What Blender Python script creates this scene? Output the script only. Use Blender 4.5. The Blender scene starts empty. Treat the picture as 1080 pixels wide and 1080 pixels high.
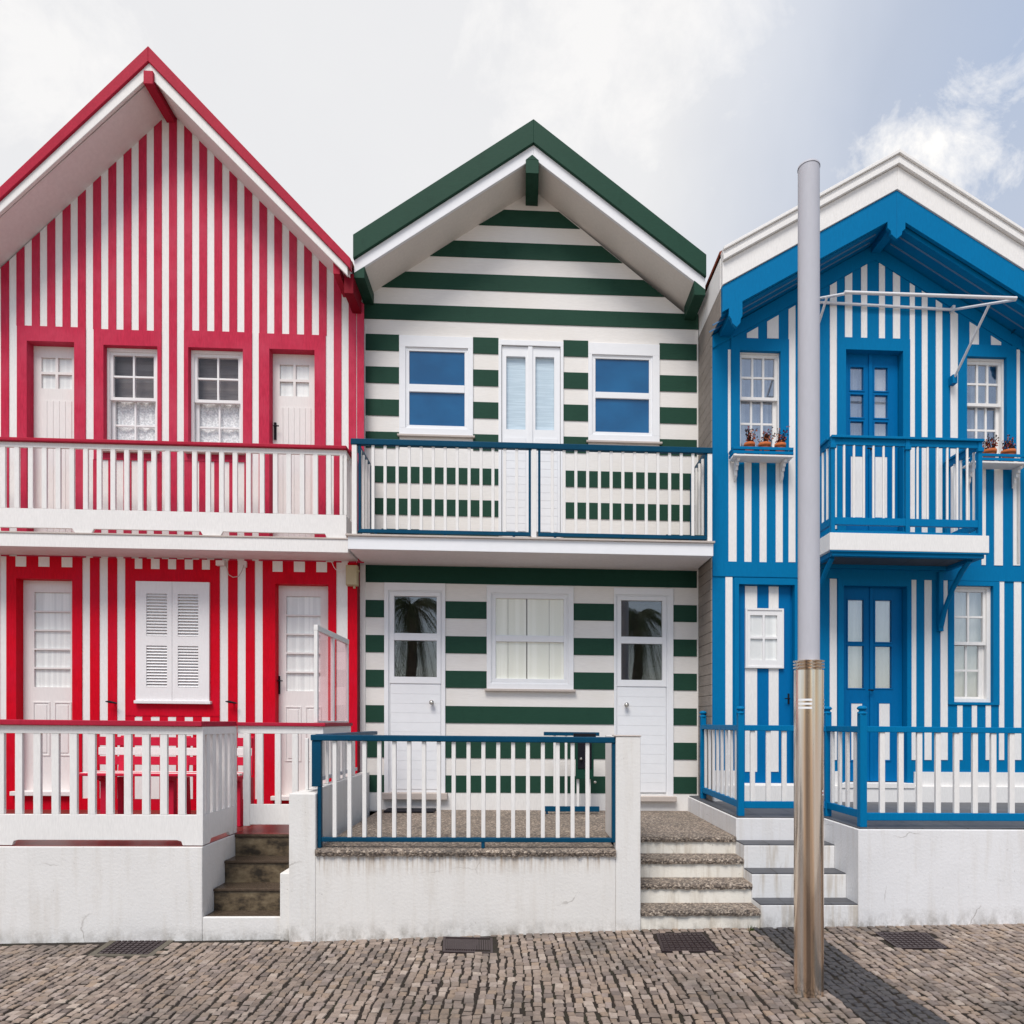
import bpy, math, random
from mathutils import Vector
random.seed(7)
S = bpy.context.scene
# ------------------------------------------------------------------ camera, world, sun, exposure
D = 6.857; EYE = 1.5; TH = math.radians(2.32); SH = 0.0095; FPX = 720.0; PX0 = 581.0; PY0 = 762.0
cam_d = bpy.data.cameras.new('camera'); cam = bpy.data.objects.new('camera', cam_d)
S.collection.objects.link(cam); S.camera = cam
cam_d.sensor_width = 36; cam_d.lens = 24; cam_d.clip_end = 2000; cam_d.clip_start = 0.05
cam_d.shift_x = (540-PX0)/1080; cam_d.shift_y = (PY0-540)/1080
cam.location = (0, -D, EYE); cam.rotation_euler = (math.radians(90), 0, 0)
SUN_EL = math.radians(58); SUN_AZ = math.radians(197)      # azimuth clockwise from +Y: behind the camera, a little left
sun_d = bpy.data.lights.new('sun', 'SUN'); sun_d.energy = 2.5; sun_d.angle = math.radians(26); sun_d.color = (1, .95, .89)
sun = bpy.data.objects.new('sun', sun_d); S.collection.objects.link(sun)
sv = Vector((math.sin(SUN_AZ)*math.cos(SUN_EL), math.cos(SUN_AZ)*math.cos(SUN_EL), math.sin(SUN_EL)))
sun.rotation_euler = (-sv).to_track_quat('-Z', 'Y').to_euler()
S.view_settings.view_transform = 'Standard'; S.view_settings.look = 'None'; S.view_settings.gamma = 1
S.view_settings.exposure = 0.40
S.cycles.max_bounces = 8; S.cycles.transparent_max_bounces = 12; S.cycles.use_denoising = True

wd = bpy.data.worlds.new('World'); S.world = wd; wd.use_nodes = True
nt = wd.node_tree; N = nt.nodes; L = nt.links; N.clear()
def wn(t, **k):
    n = N.new(t)
    for a, b in k.items(): setattr(n, a, b)
    return n
out = wn('ShaderNodeOutputWorld'); bg = wn('ShaderNodeBackground'); bg.inputs[1].default_value = 0.1
sky = wn('ShaderNodeTexSky', sky_type='NISHITA', sun_disc=False, sun_elevation=SUN_EL, sun_rotation=SUN_AZ)
sky.air_density = 1.0; sky.dust_density = 1.0; sky.ozone_density = 1.5
tc = wn('ShaderNodeTexCoord')
def vmath(op, a, b=None):
    n = wn('ShaderNodeVectorMath', operation=op)
    for i, v in enumerate((a, b)):
        if v is None: continue
        if hasattr(v, 'links'): L.new(v, n.inputs[i])
        else: n.inputs[i].default_value = v
    return n
def fmath(op, a, b=None, clamp=False):
    n = wn('ShaderNodeMath', operation=op); n.use_clamp = clamp
    for i, v in enumerate((a, b)):
        if v is None: continue
        if hasattr(v, 'links'): L.new(v, n.inputs[i])
        else: n.inputs[i].default_value = v
    return n.outputs[0]
dirv = vmath('NORMALIZE', tc.outputs['Generated']).outputs[0]
sep = wn('ShaderNodeSeparateXYZ'); L.new(dirv, sep.inputs[0])
def wnoise(scale, detail, off, rough=.6):
    n = wn('ShaderNodeTexNoise'); n.inputs['Scale'].default_value = scale; n.inputs['Detail'].default_value = detail
    n.inputs['Roughness'].default_value = rough; n.inputs['Distortion'].default_value = .3
    L.new(vmath('ADD', dirv, off).outputs[0], n.inputs['Vector']); return n.outputs[0]
# high veil, thick on the left and thinning to the right, sheer blue showing through
veil_n = wnoise(1.6, 6, (3.1, 1.2, .4))
veil = fmath('ADD', fmath('MULTIPLY', sep.outputs[0], -1.3), 1.18)
veil = fmath('ADD', veil, fmath('MULTIPLY', fmath('SUBTRACT', veil_n, .5), .8))
veil = fmath('MULTIPLY', fmath('MINIMUM', fmath('MAXIMUM', veil, 0.68), .96), 1)
# away from the view, behind the camera, the sky is clearer
back = fmath('ADD', fmath('MULTIPLY', sep.outputs[1], 1.4), .75, clamp=True)
veil = fmath('MULTIPLY', veil, fmath('MAXIMUM', back, .35))
def mixc(f, a, b):
    n = wn('ShaderNodeMix', data_type='RGBA'); L.new(f, n.inputs[0]) if hasattr(f, 'links') else setattr(n.inputs[0], 'default_value', f)
    for v, i in ((a, 6), (b, 7)):
        if hasattr(v, 'links'): L.new(v, n.inputs[i])
        else: n.inputs[i].default_value = v
    return n.outputs[2]
tone = wnoise(2.6, 7, (9.1, 4.4, 2.2))
cl = mixc(tone, (6.35, 6.35, 6.5, 1), (6.95, 6.93, 6.93, 1))
blueness = fmath('MULTIPLY', fmath('MULTIPLY', fmath('SUBTRACT', sep.outputs[0], .13), 3.2, clamp=True), fmath('MULTIPLY', fmath('SUBTRACT', sep.outputs[2], .30), 3.0, clamp=True))
cl = mixc(blueness, cl, mixc(tone, (4.2, 5.0, 6.5, 1), (5.2, 5.75, 6.8, 1)))
col = mixc(veil, sky.outputs[0], cl)
# two small sunlit cumulus puffs
for c, r, wgt in (((.400, .700, .590), .088, 1.0), ((-.468, .634, .618), .10, .5), ((.05, .70, .71), .15, .5)):
    dd = vmath('DISTANCE', dirv, c).outputs['Value']
    puff = fmath('SUBTRACT', 1.0, fmath('DIVIDE', dd, r))
    pn = wnoise(11, 10, (c[0]*9, 2, 5), .66)
    puff = fmath('ADD', puff, fmath('MULTIPLY', fmath('SUBTRACT', pn, .54), 3.6))
    puff = fmath('MULTIPLY', fmath('MULTIPLY', puff, 1.3, clamp=True), wgt)
    col = mixc(puff, col, (7.9, 7.75, 7.6, 1))
L.new(col, bg.inputs[0]); L.new(bg.outputs[0], out.inputs[0])

# ------------------------------------------------------------------ frame of the street: X along the facades, Y into them, gentle fall to the right
ct, st = math.cos(TH), math.sin(TH)
def W(x, y, z):
    Y = y + D
    return Vector((x*ct - Y*st, x*st + Y*ct - D, z - SH*x))
def U(px, py, y):                    # measured photo point on the plane Y=y -> X, Z in metres
    dx = (px-PX0)/FPX; dz = (PY0-py)/FPX
    t = (y + D)/(ct - dx*st); X = t*(dx*ct + st)
    return X, EYE + t*dz + SH*X
def UX(px, y): return U(px, 0, y)[0]
def UZ(py, y, px=560): return U(px, py, y)[1]
def R(p, y):
    x0, y0, x1, y1 = p; m = (x0+x1)/2
    return UX(x0, y), UX(x1, y), U(m, y1, y)[1], U(m, y0, y)[1]
def UG(px, py, zf):                  # photo point on a level height function
    dx = (px-PX0)/FPX; dz = (PY0-py)/FPX; t = 4.0
    for _ in range(20):
        X = t*(dx*ct + st); t = (zf(X) - SH*X - EYE)/dz
    return t*(dx*ct + st), t*(ct - dx*st) - D

# ------------------------------------------------------------------ materials
MATS = {}
def mat(name): return MATS[name]
def newmat(name):
    m = bpy.data.materials.new(name); m.use_nodes = True; MATS[name] = m
    t = m.node_tree; b = t.nodes['Principled BSDF']; return m, t, b
def nn(t, ty, **k):
    n = t.nodes.new(ty)
    for a, v in k.items(): setattr(n, a, v)
    return n
def noise(t, scale, detail=4, stretch=(1, 1, 1), rough=.55, off=(0, 0, 0)):
    c = nn(t, 'ShaderNodeNewGeometry'); mp = nn(t, 'ShaderNodeMapping'); mp.inputs['Scale'].default_value = stretch
    mp.inputs['Location'].default_value = off
    t.links.new(c.outputs['Position'], mp.inputs[0]); n = nn(t, 'ShaderNodeTexNoise')
    n.inputs['Scale'].default_value = scale; n.inputs['Detail'].default_value = detail; n.inputs['Roughness'].default_value = rough
    t.links.new(mp.outputs[0], n.inputs['Vector']); return n.outputs[0]
def ramp(t, src, stops):
    r = nn(t, 'ShaderNodeValToRGB'); t.links.new(src, r.inputs[0]); e = r.color_ramp.elements
    while len(e) < len(stops): e.new(.5)
    for i, (p, c) in enumerate(stops):
        e[i].position = p; e[i].color = (c, c, c, 1) if isinstance(c, (int, float)) else (*c, 1)
    return r.outputs[0]
def mix(t, f, a, b, bt='MIX'):
    n = nn(t, 'ShaderNodeMix', data_type='RGBA', blend_type=bt)
    for v, i in ((f, 0), (a, 6), (b, 7)):
        if hasattr(v, 'links'): t.links.new(v, n.inputs[i])
        else: n.inputs[i].default_value = v if isinstance(v, (int, float)) else (*v[:3], 1)
    return n.outputs[2]
def bump(t, b, src, strength=.2, dist=.004):
    n = nn(t, 'ShaderNodeBump'); n.inputs['Strength'].default_value = strength; n.inputs['Distance'].default_value = dist
    t.links.new(src, n.inputs['Height']); t.links.new(n.outputs[0], b.inputs['Normal'])
def sc(c, f): return tuple(min(1, v*f) for v in c)
def paint(name, c, rough=.5, var=.12, grain=(9, 9, 1.2), bs=.25, patch=.10, patchcol=None, scale=14):
    m, t, b = newmat(name)
    g = noise(t, scale, 5, grain); p = noise(t, 1.7, 5, (1, 1, 1), .6, (4, 2, 7))
    base = mix(t, ramp(t, g, [(.3, 0), (.72, 1)]), sc(c, 1-var), sc(c, 1+var*.6))
    pc = patchcol or sc(c, 1-patch*2)
    base = mix(t, ramp(t, p, [(.45, 0), (.75, min(1, patch*5))]), base, pc)
    if patch >= .1: base = mix(t, ramp(t, noise(t, 5.5, 7, (1.5, 1.5, .6), .7, (8, 3, 2)), [(.56, 0), (.70, .45)]), base, sc(c, .72))
    t.links.new(base, b.inputs['Base Color']); b.inputs['Roughness'].default_value = rough; b.inputs['Specular IOR Level'].default_value = .07
    bump(t, b, g, bs, .003); return m
WHITE = (.80, .785, .765)
paint('white_wood', WHITE, .5, .07, (9, 9, 1.5), .3, .06)
paint('white_clapboard', (.80, .775, .745), .5, .07, (1, 1, 22), .35, .08, (.70, .65, .58))
paint('white_upvc', (.80, .81, .83), .3, .02, (1, 1, 1), .05, .02)
paint('white_door', (.79, .78, .78), .4, .04, (8, 8, 1), .15, .05)
paint('cream_door', (.77, .74, .72), .45, .05, (8, 8, 1), .15, .06)
paint('soffit_white', (.80, .755, .75), .6, .05, (2, 2, 2), .2, .08, (.70, .66, .65))
paint('soffit_grey', (.76, .72, .67), .6, .05, (3, 3, 3), .2, .08)
paint('red_faded', (.50, .028, .068), .55, .18, (7, 7, 1.0), .3, .16, (.55, .07, .12))
paint('red_bright', (.60, .002, .015), .5, .15, (7, 7, 1.0), .3, .12, (.54, .012, .045))
paint('red_trim', (.42, .022, .05), .5, .14, (4, 4, 4), .25, .14, (.33, .015, .035))
paint('red_dark', (.20, .006, .016), .5, .12, (4, 4, 4), .2, .1)
paint('red_bench', (.60, .02, .055), .45, .1, (2, 9, 9), .25, .1)
paint('green', (.021, .064, .043), .5, .12, (1, 1, 24), .3, .10)
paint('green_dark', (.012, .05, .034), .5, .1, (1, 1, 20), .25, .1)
paint('navy', (.004, .062, .125), .4, .2, (3, 3, 3), .5, .2, (.004, .045, .085), 60)
paint('blue', (.0003, .160, .365), .5, .07, (7, 7, 1.2), .3, .08, (.0003, .14, .33))
paint('batten_blue', (.10, .20, .34), .5, .05, (3, 3, 3), .1, .05)
paint('blue_door', (.0003, .135, .355), .4, .06, (7, 7, 1.2), .2, .06)
paint('grey_plank', (.30, .265, .235), .7, .22, (6, 1, 20), .5, .18, (.19, .165, .145))
paint('pole_paint', (.47, .475, .52), .35, .03, (3, 3, 1), .08, .05)
paint('dark_plastic', (.015, .015, .02), .4, .1, (3, 3, 3), .1, .1)
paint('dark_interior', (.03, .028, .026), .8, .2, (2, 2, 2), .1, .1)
paint('cream_box', (.50, .42, .27), .5, .05, (3, 3, 3), .1, .15, (.4, .33, .2))
paint('stone_sill', (.52, .46, .42), .6, .08, (5, 5, 5), .2, .1)
paint('terracotta', (.52, .15, .055), .75, .15, (4, 4, 4), .3, .15)
paint('soil', (.03, .018, .01), .9, .3, (9, 9, 9), .6, .2)
paint('twig', (.035, .02, .016), .8, .3, (9, 9, 9), .2, .2)
paint('petal', (.30, .012, .01), .6, .3, (9, 9, 9), .2, .2)
paint('tile_roof', (.22, .055, .03), .8, .3, (3, 3, 3), .6, .2)
paint('chrome', (.6, .58, .55), .25, .05, (3, 3, 3), .05, .05); MATS['chrome'].node_tree.nodes['Principled BSDF'].inputs['Metallic'].default_value = .9
paint('alu', (.70, .70, .72), .35, .05, (3, 3, 3), .05, .05)
paint('bark', (.09, .07, .05), .9, .3, (3, 3, 12), .8, .2)
paint('frond', (.035, .07, .02), .6, .3, (3, 3, 3), .2, .2)
paint('weed', (.05, .09, .02), .7, .3, (3, 3, 3), .2, .2)

def stucco(name, c, low, drip_top=None, grime=1.0):
    m, t, b = newmat(name)
    fine = noise(t, 55, 5); big = noise(t, 2.2, 6, (1, 1, 1), .65, (3, 8, 1)); streak = noise(t, 9, 5, (1.6, 1.6, .16), .6)
    base = mix(t, ramp(t, big, [(.4, 0), (.8, .55)]), c, sc(c, .88))
    base = mix(t, ramp(t, streak, [(.5, 0), (.85 if grime == 1 else .68, .4*grime)]), base, (.50, .44, .36))
    geo = nn(t, 'ShaderNodeNewGeometry'); s = nn(t, 'ShaderNodeSeparateXYZ'); t.links.new(geo.outputs['Position'], s.inputs[0])
    def band(z0, z1, a0, a1):
        mr = nn(t, 'ShaderNodeMapRange'); t.links.new(s.outputs[2], mr.inputs[0])
        for i, v in enumerate((z0, z1, a0, a1)): mr.inputs[i+1].default_value = v
        return mr.outputs[0]
    def mul(a, bb):
        n = nn(t, 'ShaderNodeMath', operation='MULTIPLY'); n.use_clamp = True; t.links.new(a, n.inputs[0])
        if hasattr(bb, 'links'): t.links.new(bb, n.inputs[1])
        else: n.inputs[1].default_value = bb
        return n.outputs[0]
    low_m = mul(band(low-.02, low+.13, 1, 0), ramp(t, noise(t, 11, 6, (1, 1, .6), .7), [(.42, 0), (.72, 1)]))
    base = mix(t, low_m, base, (.16, .135, .10))
    speck = ramp(t, noise(t, 38, 3, (1, 1, 1), .5, (1, 5, 5)), [(.70, 0), (.76, .6)])
    base = mix(t, mul(speck, ramp(t, big, [(.45, 0), (.6, 1)])), base, (.22, .19, .15))
    vo = nn(t, 'ShaderNodeTexVoronoi', feature='DISTANCE_TO_EDGE'); vo.inputs['Scale'].default_value = 1.3
    wv = nn(t, 'ShaderNodeVectorMath', operation='MULTIPLY_ADD'); nz = nn(t, 'ShaderNodeTexNoise'); nz.inputs['Scale'].default_value = 6; nz.inputs['Detail'].default_value = 6
    t.links.new(geo.outputs['Position'], nz.inputs['Vector']); t.links.new(nz.outputs['Color'], wv.inputs[0]); wv.inputs[1].default_value = (.16, .16, .16); t.links.new(geo.outputs['Position'], wv.inputs[2]); t.links.new(wv.outputs[0], vo.inputs['Vector'])
    crk = mul(ramp(t, vo.outputs['Distance'], [(.0015, 1), (.0055, 0)]), ramp(t, noise(t, 2.4, 3, (1, 1, 1), .5, (9, 1, 3)), [(.57, 0), (.66, .7)]))
    base = mix(t, crk, base, (.20, .17, .14))
    if drip_top is not None:
        dr = mul(band(drip_top-.16, drip_top, 0, 1), ramp(t, noise(t, 16, 5, (3, 3, .12), .6, (7, 0, 0)), [(.45, 0), (.7, .9)]))
        base = mix(t, dr, base, (.33, .22, .12))
    t.links.new(base, b.inputs['Base Color']); b.inputs['Roughness'].default_value = .75; b.inputs['Specular IOR Level'].default_value = .15
    add = nn(t, 'ShaderNodeMath', operation='ADD'); t.links.new(fine, add.inputs[0]); t.links.new(big, add.inputs[1])
    bump(t, b, add.outputs[0], .35, .006)
stucco('stucco_red', (.76, .745, .725), -.03)
stucco('stucco_green', (.75, .73, .70), .02, .595)
stucco('stucco_pillar', (.76, .745, .72), .02)
stucco('stucco_blue', (.77, .765, .77), .07)
stucco('riser_dirty', (.80, .765, .69), .02, 3, 1.8)
stucco('stucco_step', (.77, .765, .76), .07, None, 1.8)

def aggregate():
    m, t, b = newmat('aggregate')
    geo = nn(t, 'ShaderNodeNewGeometry'); v = nn(t, 'ShaderNodeTexVoronoi'); v.inputs['Scale'].default_value = 85
    t.links.new(geo.outputs['Position'], v.inputs['Vector'])
    cc = nn(t, 'ShaderNodeSeparateColor'); t.links.new(v.outputs['Color'], cc.inputs[0])
    r = nn(t, 'ShaderNodeValToRGB'); t.links.new(cc.outputs[0], r.inputs[0]); e = r.color_ramp.elements
    e[0].color = (.075, .06, .05, 1); e[1].color = (.50, .42, .34, 1); e[1].position = .95
    for p, c in ((.4, (.17, .135, .11)), (.7, (.28, .22, .17))): q = e.new(p); q.color = (*c, 1)
    base = mix(t, ramp(t, noise(t, 3, 5), [(.4, 0), (.75, .5)]), r.outputs[0], (.09, .08, .07))
    t.links.new(base, b.inputs['Base Color']); b.inputs['Roughness'].default_value = .75
    iv = nn(t, 'ShaderNodeMath', operation='SUBTRACT'); iv.inputs[0].default_value = 1; t.links.new(v.outputs['Distance'], iv.inputs[1])
    bump(t, b, iv.outputs[0], .8, .006)
aggregate()

def tiles(name, c1, c2, sx, sy, joint, rough):
    m, t, b = newmat(name)
    geo = nn(t, 'ShaderNodeNewGeometry'); br = nn(t, 'ShaderNodeTexBrick'); t.links.new(geo.outputs['Position'], br.inputs['Vector'])
    br.offset = 0; br.inputs['Scale'].default_value = 1; br.inputs['Brick Width'].default_value = sx; br.inputs['Row Height'].default_value = sy
    br.inputs['Mortar Size'].default_value = .006; br.inputs['Color1'].default_value = (*c1, 1); br.inputs['Color2'].default_value = (*c2, 1)
    br.inputs['Mortar'].default_value = (*joint, 1)
    base = mix(t, ramp(t, noise(t, 6, 5), [(.4, 0), (.8, .5)]), br.outputs[0], sc(c1, 1.9))
    t.links.new(base, b.inputs['Base Color']); b.inputs['Roughness'].default_value = rough
    bump(t, b, noise(t, 30, 4), .2, .003)
tiles('maroon_tile', (.115, .022, .018), (.15, .035, .028), .33, .33, (.04, .03, .03), .35)
tiles('slate_tile', (.055, .058, .066), (.085, .088, .098), .33, .33, (.03, .03, .03), .5)

def stair_concrete():
    m, t, b = newmat('stair_concrete')
    n1 = noise(t, 7, 7, (1, 1, 1.6), .68); n2 = noise(t, 40, 4)
    r = nn(t, 'ShaderNodeValToRGB'); t.links.new(n1, r.inputs[0]); e = r.color_ramp.elements
    e[0].position = .38; e[0].color = (.02, .014, .008, 1); e[1].position = .66; e[1].color = (.20, .155, .095, 1)
    q = e.new(.5); q.color = (.105, .076, .044, 1)
    t.links.new(mix(t, .35, r.outputs[0], n2, 'OVERLAY'), b.inputs['Base Color']); b.inputs['Roughness'].default_value = .45
    bump(t, b, n2, .3, .004)
stair_concrete()
paint('stair_tread', (.085, .062, .045), .25, .3, (3, 3, 3), .2, .2)

def cobble(name, cols):
    m, t, b = newmat(name)
    at = nn(t, 'ShaderNodeNewGeometry')
    r = nn(t, 'ShaderNodeValToRGB'); t.links.new(at.outputs['Random Per Island'], r.inputs[0]); e = r.color_ramp.elements
    while len(e) < len(cols): e.new(.5)
    for i, c in enumerate(cols): e[i].position = i/(len(cols)-1); e[i].color = (*c, 1)
    g = noise(t, 60, 5); big = noise(t, 1.6, 5, (1, 1, 1), .6)
    base = mix(t, ramp(t, g, [(.3, 0), (.75, .8)]), r.outputs[0], mix(t, .5, r.outputs[0], (.12, .10, .08)))
    base = mix(t, ramp(t, big, [(.48, 0), (.68, .7)]), base, (.075, .066, .058))
    t.links.new(base, b.inputs['Base Color']); b.inputs['Roughness'].default_value = .6
    bump(t, b, g, .5, .004)
cobble('cobble_pale', [(.33, .255, .20), (.22, .165, .135), (.38, .295, .24), (.15, .115, .10), (.34, .245, .175), (.28, .22, .195), (.46, .375, .31)])
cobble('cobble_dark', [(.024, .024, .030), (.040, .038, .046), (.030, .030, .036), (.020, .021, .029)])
m, t, b = newmat('joint_dirt')
jn = noise(t, 5, 6, (1, 1, 1), .65); jb = mix(t, ramp(t, jn, [(.5, 0), (.68, 1)]), (.016, .010, .006), (.022, .021, .008))
t.links.new(jb, b.inputs['Base Color']); b.inputs['Roughness'].default_value = .95; bump(t, b, noise(t, 90, 4), .8, .006)
m, t, b = newmat('far_ground')
fb = mix(t, noise(t, 4, 8), (.30, .26, .22), (.46, .40, .35)); t.links.new(fb, b.inputs['Base Color']); b.inputs['Roughness'].default_value = .85
m, t, b = newmat('iron')
ic = mix(t, noise(t, 25, 6), (.035, .022, .024), (.085, .06, .062)); t.links.new(ic, b.inputs['Base Color']); b.inputs['Roughness'].default_value = .45; b.inputs['Metallic'].default_value = .5
bump(t, b, noise(t, 60, 4), .3, .003)
paint('cover_concrete', (.14, .125, .10), .8, .2, (4, 4, 4), .4, .2)

m, t, b = newmat('steel')      # brushed stainless; vertical reflection bands painted into its colour, plus random blotches
s1 = noise(t, 14, 2, (2.2, 2.2, .015), .4); s2 = noise(t, 130, 3, (1, 1, .05)); s3 = noise(t, 3, 6, (1, 1, .6), .7)
r = nn(t, 'ShaderNodeValToRGB'); t.links.new(s1, r.inputs[0]); e = r.color_ramp.elements
e[0].position = .38; e[0].color = (.27, .205, .16, 1); e[1].position = .62; e[1].color = (.80, .78, .74, 1)
q = e.new(.48); q.color = (.68, .50, .35, 1)
t.links.new(mix(t, ramp(t, s3, [(.55, 0), (.8, .4)]), r.outputs[0], (.42, .38, .33)), b.inputs['Base Color']); b.inputs['Metallic'].default_value = .9
rr = ramp(t, s2, [(.3, .10), (.7, .24)]); t.links.new(rr, b.inputs['Roughness']); bump(t, b, s2, .12, .002)

def glass(name, refl, tint=(1, 1, 1), bl=.25):
    m = bpy.data.materials.new(name); m.use_nodes = True; MATS[name] = m; t = m.node_tree; t.nodes.clear()
    o = nn(t, 'ShaderNodeOutputMaterial'); mx = nn(t, 'ShaderNodeMixShader'); a = nn(t, 'ShaderNodeBsdfTransparent'); g = nn(t, 'ShaderNodeBsdfGlossy')
    a.inputs[0].default_value = (*tint, 1); g.inputs['Roughness'].default_value = .015
    lw = nn(t, 'ShaderNodeLayerWeight'); lw.inputs[0].default_value = .5; pw = nn(t, 'ShaderNodeMath', operation='POWER'); t.links.new(lw.outputs['Facing'], pw.inputs[0]); pw.inputs[1].default_value = 5 if bl > .1 else 9
    mr = nn(t, 'ShaderNodeMapRange'); t.links.new(pw.outputs[0], mr.inputs[0]); mr.inputs[1].default_value = 0; mr.inputs[2].default_value = 1
    mr.inputs[3].default_value = refl; mr.inputs[4].default_value = .9
    t.links.new(mr.outputs[0], mx.inputs[0]); t.links.new(a.outputs[0], mx.inputs[1]); t.links.new(g.outputs[0], mx.inputs[2]); t.links.new(mx.outputs[0], o.inputs[0])
glass('glass', .03); glass('glass_bright', .30); glass('glass_door', .13); glass('glass_screen', .03, (.95, .84, .86), .04)
m, t, b = newmat('glass_painted_sky'); b.inputs['Roughness'].default_value = .03; t.links.new(mix(t, ramp(t, noise(t, 2.2, 4, (1, 1, 1.5), .5), [(.35, 0), (.7, 1)]), (.002, .075, .20), (.006, .115, .28)), b.inputs['Base Color'])  # blue sky reflection of the upper panes painted into the base colour
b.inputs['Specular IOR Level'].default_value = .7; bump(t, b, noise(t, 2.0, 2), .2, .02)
def curtain(name, c1, c2, sc_, stretch=(1, 1, 1), lo=.45, hi=.6):
    m, t, b = newmat(name); n = noise(t, sc_, 3, stretch)
    t.links.new(mix(t, ramp(t, n, [(lo, 0), (hi, 1)]), c1, c2), b.inputs['Base Color']); b.inputs['Roughness'].default_value = .8
curtain('lace', (.62, .63, .64), (.92, .93, .93), 55)
curtain('net_curtain', (.74, .75, .74), (.88, .89, .87), 6, (4, 4, .1))
curtain('pale_blind', (.50, .62, .70), (.60, .72, .80), 9, (.3, .3, 8))
curtain('grey_blind', (.15, .13, .13), (.21, .19, .185), 3, (.3, .3, 6))
curtain('warm_blind', (.86, .86, .76), (.93, .93, .84), 4, (4, 4, .1))
curtain('blue_curtain', (.16, .23, .36), (.46, .56, .66), 5, (3, 3, .05))
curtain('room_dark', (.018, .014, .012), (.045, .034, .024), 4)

# ------------------------------------------------------------------ mesh builder
def link(o): S.collection.objects.link(o); return o
class MB:
    def __init__(s): s.v = []; s.f = []; s.m = []; s.ms = []; s.smooth = []
    def mi(s, m):
        if m not in s.ms: s.ms.append(m)
        return s.ms.index(m)
    def add(s, vs, fs, m, smooth=False):
        o = len(s.v); s.v += [tuple(v) for v in vs]; k = s.mi(m)
        for f in fs: s.f.append([o+i for i in f]); s.m.append(k); s.smooth.append(smooth)
        return s
    def box(s, x0, x1, y0, y1, z0, z1, m):
        x0, x1 = sorted((x0, x1)); y0, y1 = sorted((y0, y1)); z0, z1 = sorted((z0, z1))
        v = [(x0,y0,z0),(x1,y0,z0),(x1,y1,z0),(x0,y1,z0),(x0,y0,z1),(x1,y0,z1),(x1,y1,z1),(x0,y1,z1)]
        return s.add(v, [(0,3,2,1),(4,5,6,7),(0,1,5,4),(1,2,6,5),(2,3,7,6),(3,0,4,7)], m)
    def prism(s, poly, y0, y1, m):         # polygon of (x,z), extruded along y
        n = len(poly); ar = sum(poly[i][0]*poly[(i+1)%n][1]-poly[(i+1)%n][0]*poly[i][1] for i in range(n))
        if ar < 0: poly = poly[::-1]
        y0, y1 = sorted((y0, y1))
        v = [(x, y0, z) for x, z in poly] + [(x, y1, z) for x, z in poly]
        f = [tuple(range(n)), tuple(range(2*n-1, n-1, -1))] + [(j, i, n+i, n+j) for i in range(n) for j in [(i+1)%n]]
        return s.add(v, f, m)
    def xprism(s, poly, x0, x1, m):        # polygon of (y,z), extruded along x
        n = len(poly); ar = sum(poly[i][0]*poly[(i+1)%n][1]-poly[(i+1)%n][0]*poly[i][1] for i in range(n))
        if ar < 0: poly = poly[::-1]
        x0, x1 = sorted((x0, x1))
        v = [(x0, y, z) for y, z in poly] + [(x1, y, z) for y, z in poly]
        f = [tuple(range(n-1, -1, -1)), tuple(range(n, 2*n))] + [(i, j, n+j, n+i) for i in range(n) for j in [(i+1)%n]]
        return s.add(v, f, m)
    def tube(s, pts, r, m, n=8, cap=True):
        pts = [Vector(p) for p in pts]; rr = r if isinstance(r, (list, tuple)) else [r]*len(pts); v = []; f = []
        for i, p in enumerate(pts):
            d = (pts[min(i+1, len(pts)-1)] - pts[max(i-1, 0)]).normalized()
            a = d.cross(Vector((0, 0, 1))); a = a.normalized() if a.length > .05 else Vector((1, 0, 0)); c = d.cross(a).normalized()
            for k in range(n):
                w = 2*math.pi*k/n; v.append(p + (a*math.cos(w) + c*math.sin(w))*rr[i])
        for i in range(len(pts)-1):
            for k in range(n):
                f.append((i*n+k, (i+1)*n+k, (i+1)*n+(k+1)%n, i*n+(k+1)%n))
        s.add(v, f, m, True)
        if cap:
            s.add(v[:n], [tuple(range(n))], m); s.add(v[-n:], [tuple(range(n-1, -1, -1))], m)
        return s
    def bar(s, p, q, w, h, m):             # rectangular bar between two points, w across (horizontal), h up
        p = Vector(p); q = Vector(q); d = (q-p).normalized(); a = d.cross(Vector((0, 0, 1)))
        a = a.normalized() if a.length > .05 else Vector((1, 0, 0)); c = a.cross(d).normalized(); v = []
        for e in (p, q):
            for (i, j) in ((-1,-1),(1,-1),(1,1),(-1,1)): v.append(e + a*w/2*i + c*h/2*j)
        return s.add(v, [(0,1,2,3),(7,6,5,4),(0,4,5,1),(1,5,6,2),(2,6,7,3),(3,7,4,0)], m)
    def lathe(s, cx, cy, prof, m, n=24):
        v = []; f = []
        for r, z in prof:
            for k in range(n): v.append((cx+r*math.cos(2*math.pi*k/n), cy+r*math.sin(2*math.pi*k/n), z))
        for i in range(len(prof)-1):
            for k in range(n): f.append((i*n+k, i*n+(k+1)%n, (i+1)*n+(k+1)%n, (i+1)*n+k))
        s.add(v, f, m, True)
        if prof[-1][0] > 1e-4: s.add(v[-n:], [tuple(range(n))], m)
        return s
    def mesh(s, name, origin=None, local=False):
        me = bpy.data.meshes.new(name); o = origin or Vector()
        vs = [(Vector((x*ct-y*st, x*st+y*ct, z)) if local else W(x, y, z)-o) for x, y, z in s.v]
        me.from_pydata([tuple(v) for v in vs], [], s.f)
        for m in s.ms: me.materials.append(MATS[m])
        for p, k, sm in zip(me.polygons, s.m, s.smooth): p.material_index = k; p.use_smooth = sm
        me.update(); return me
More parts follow.
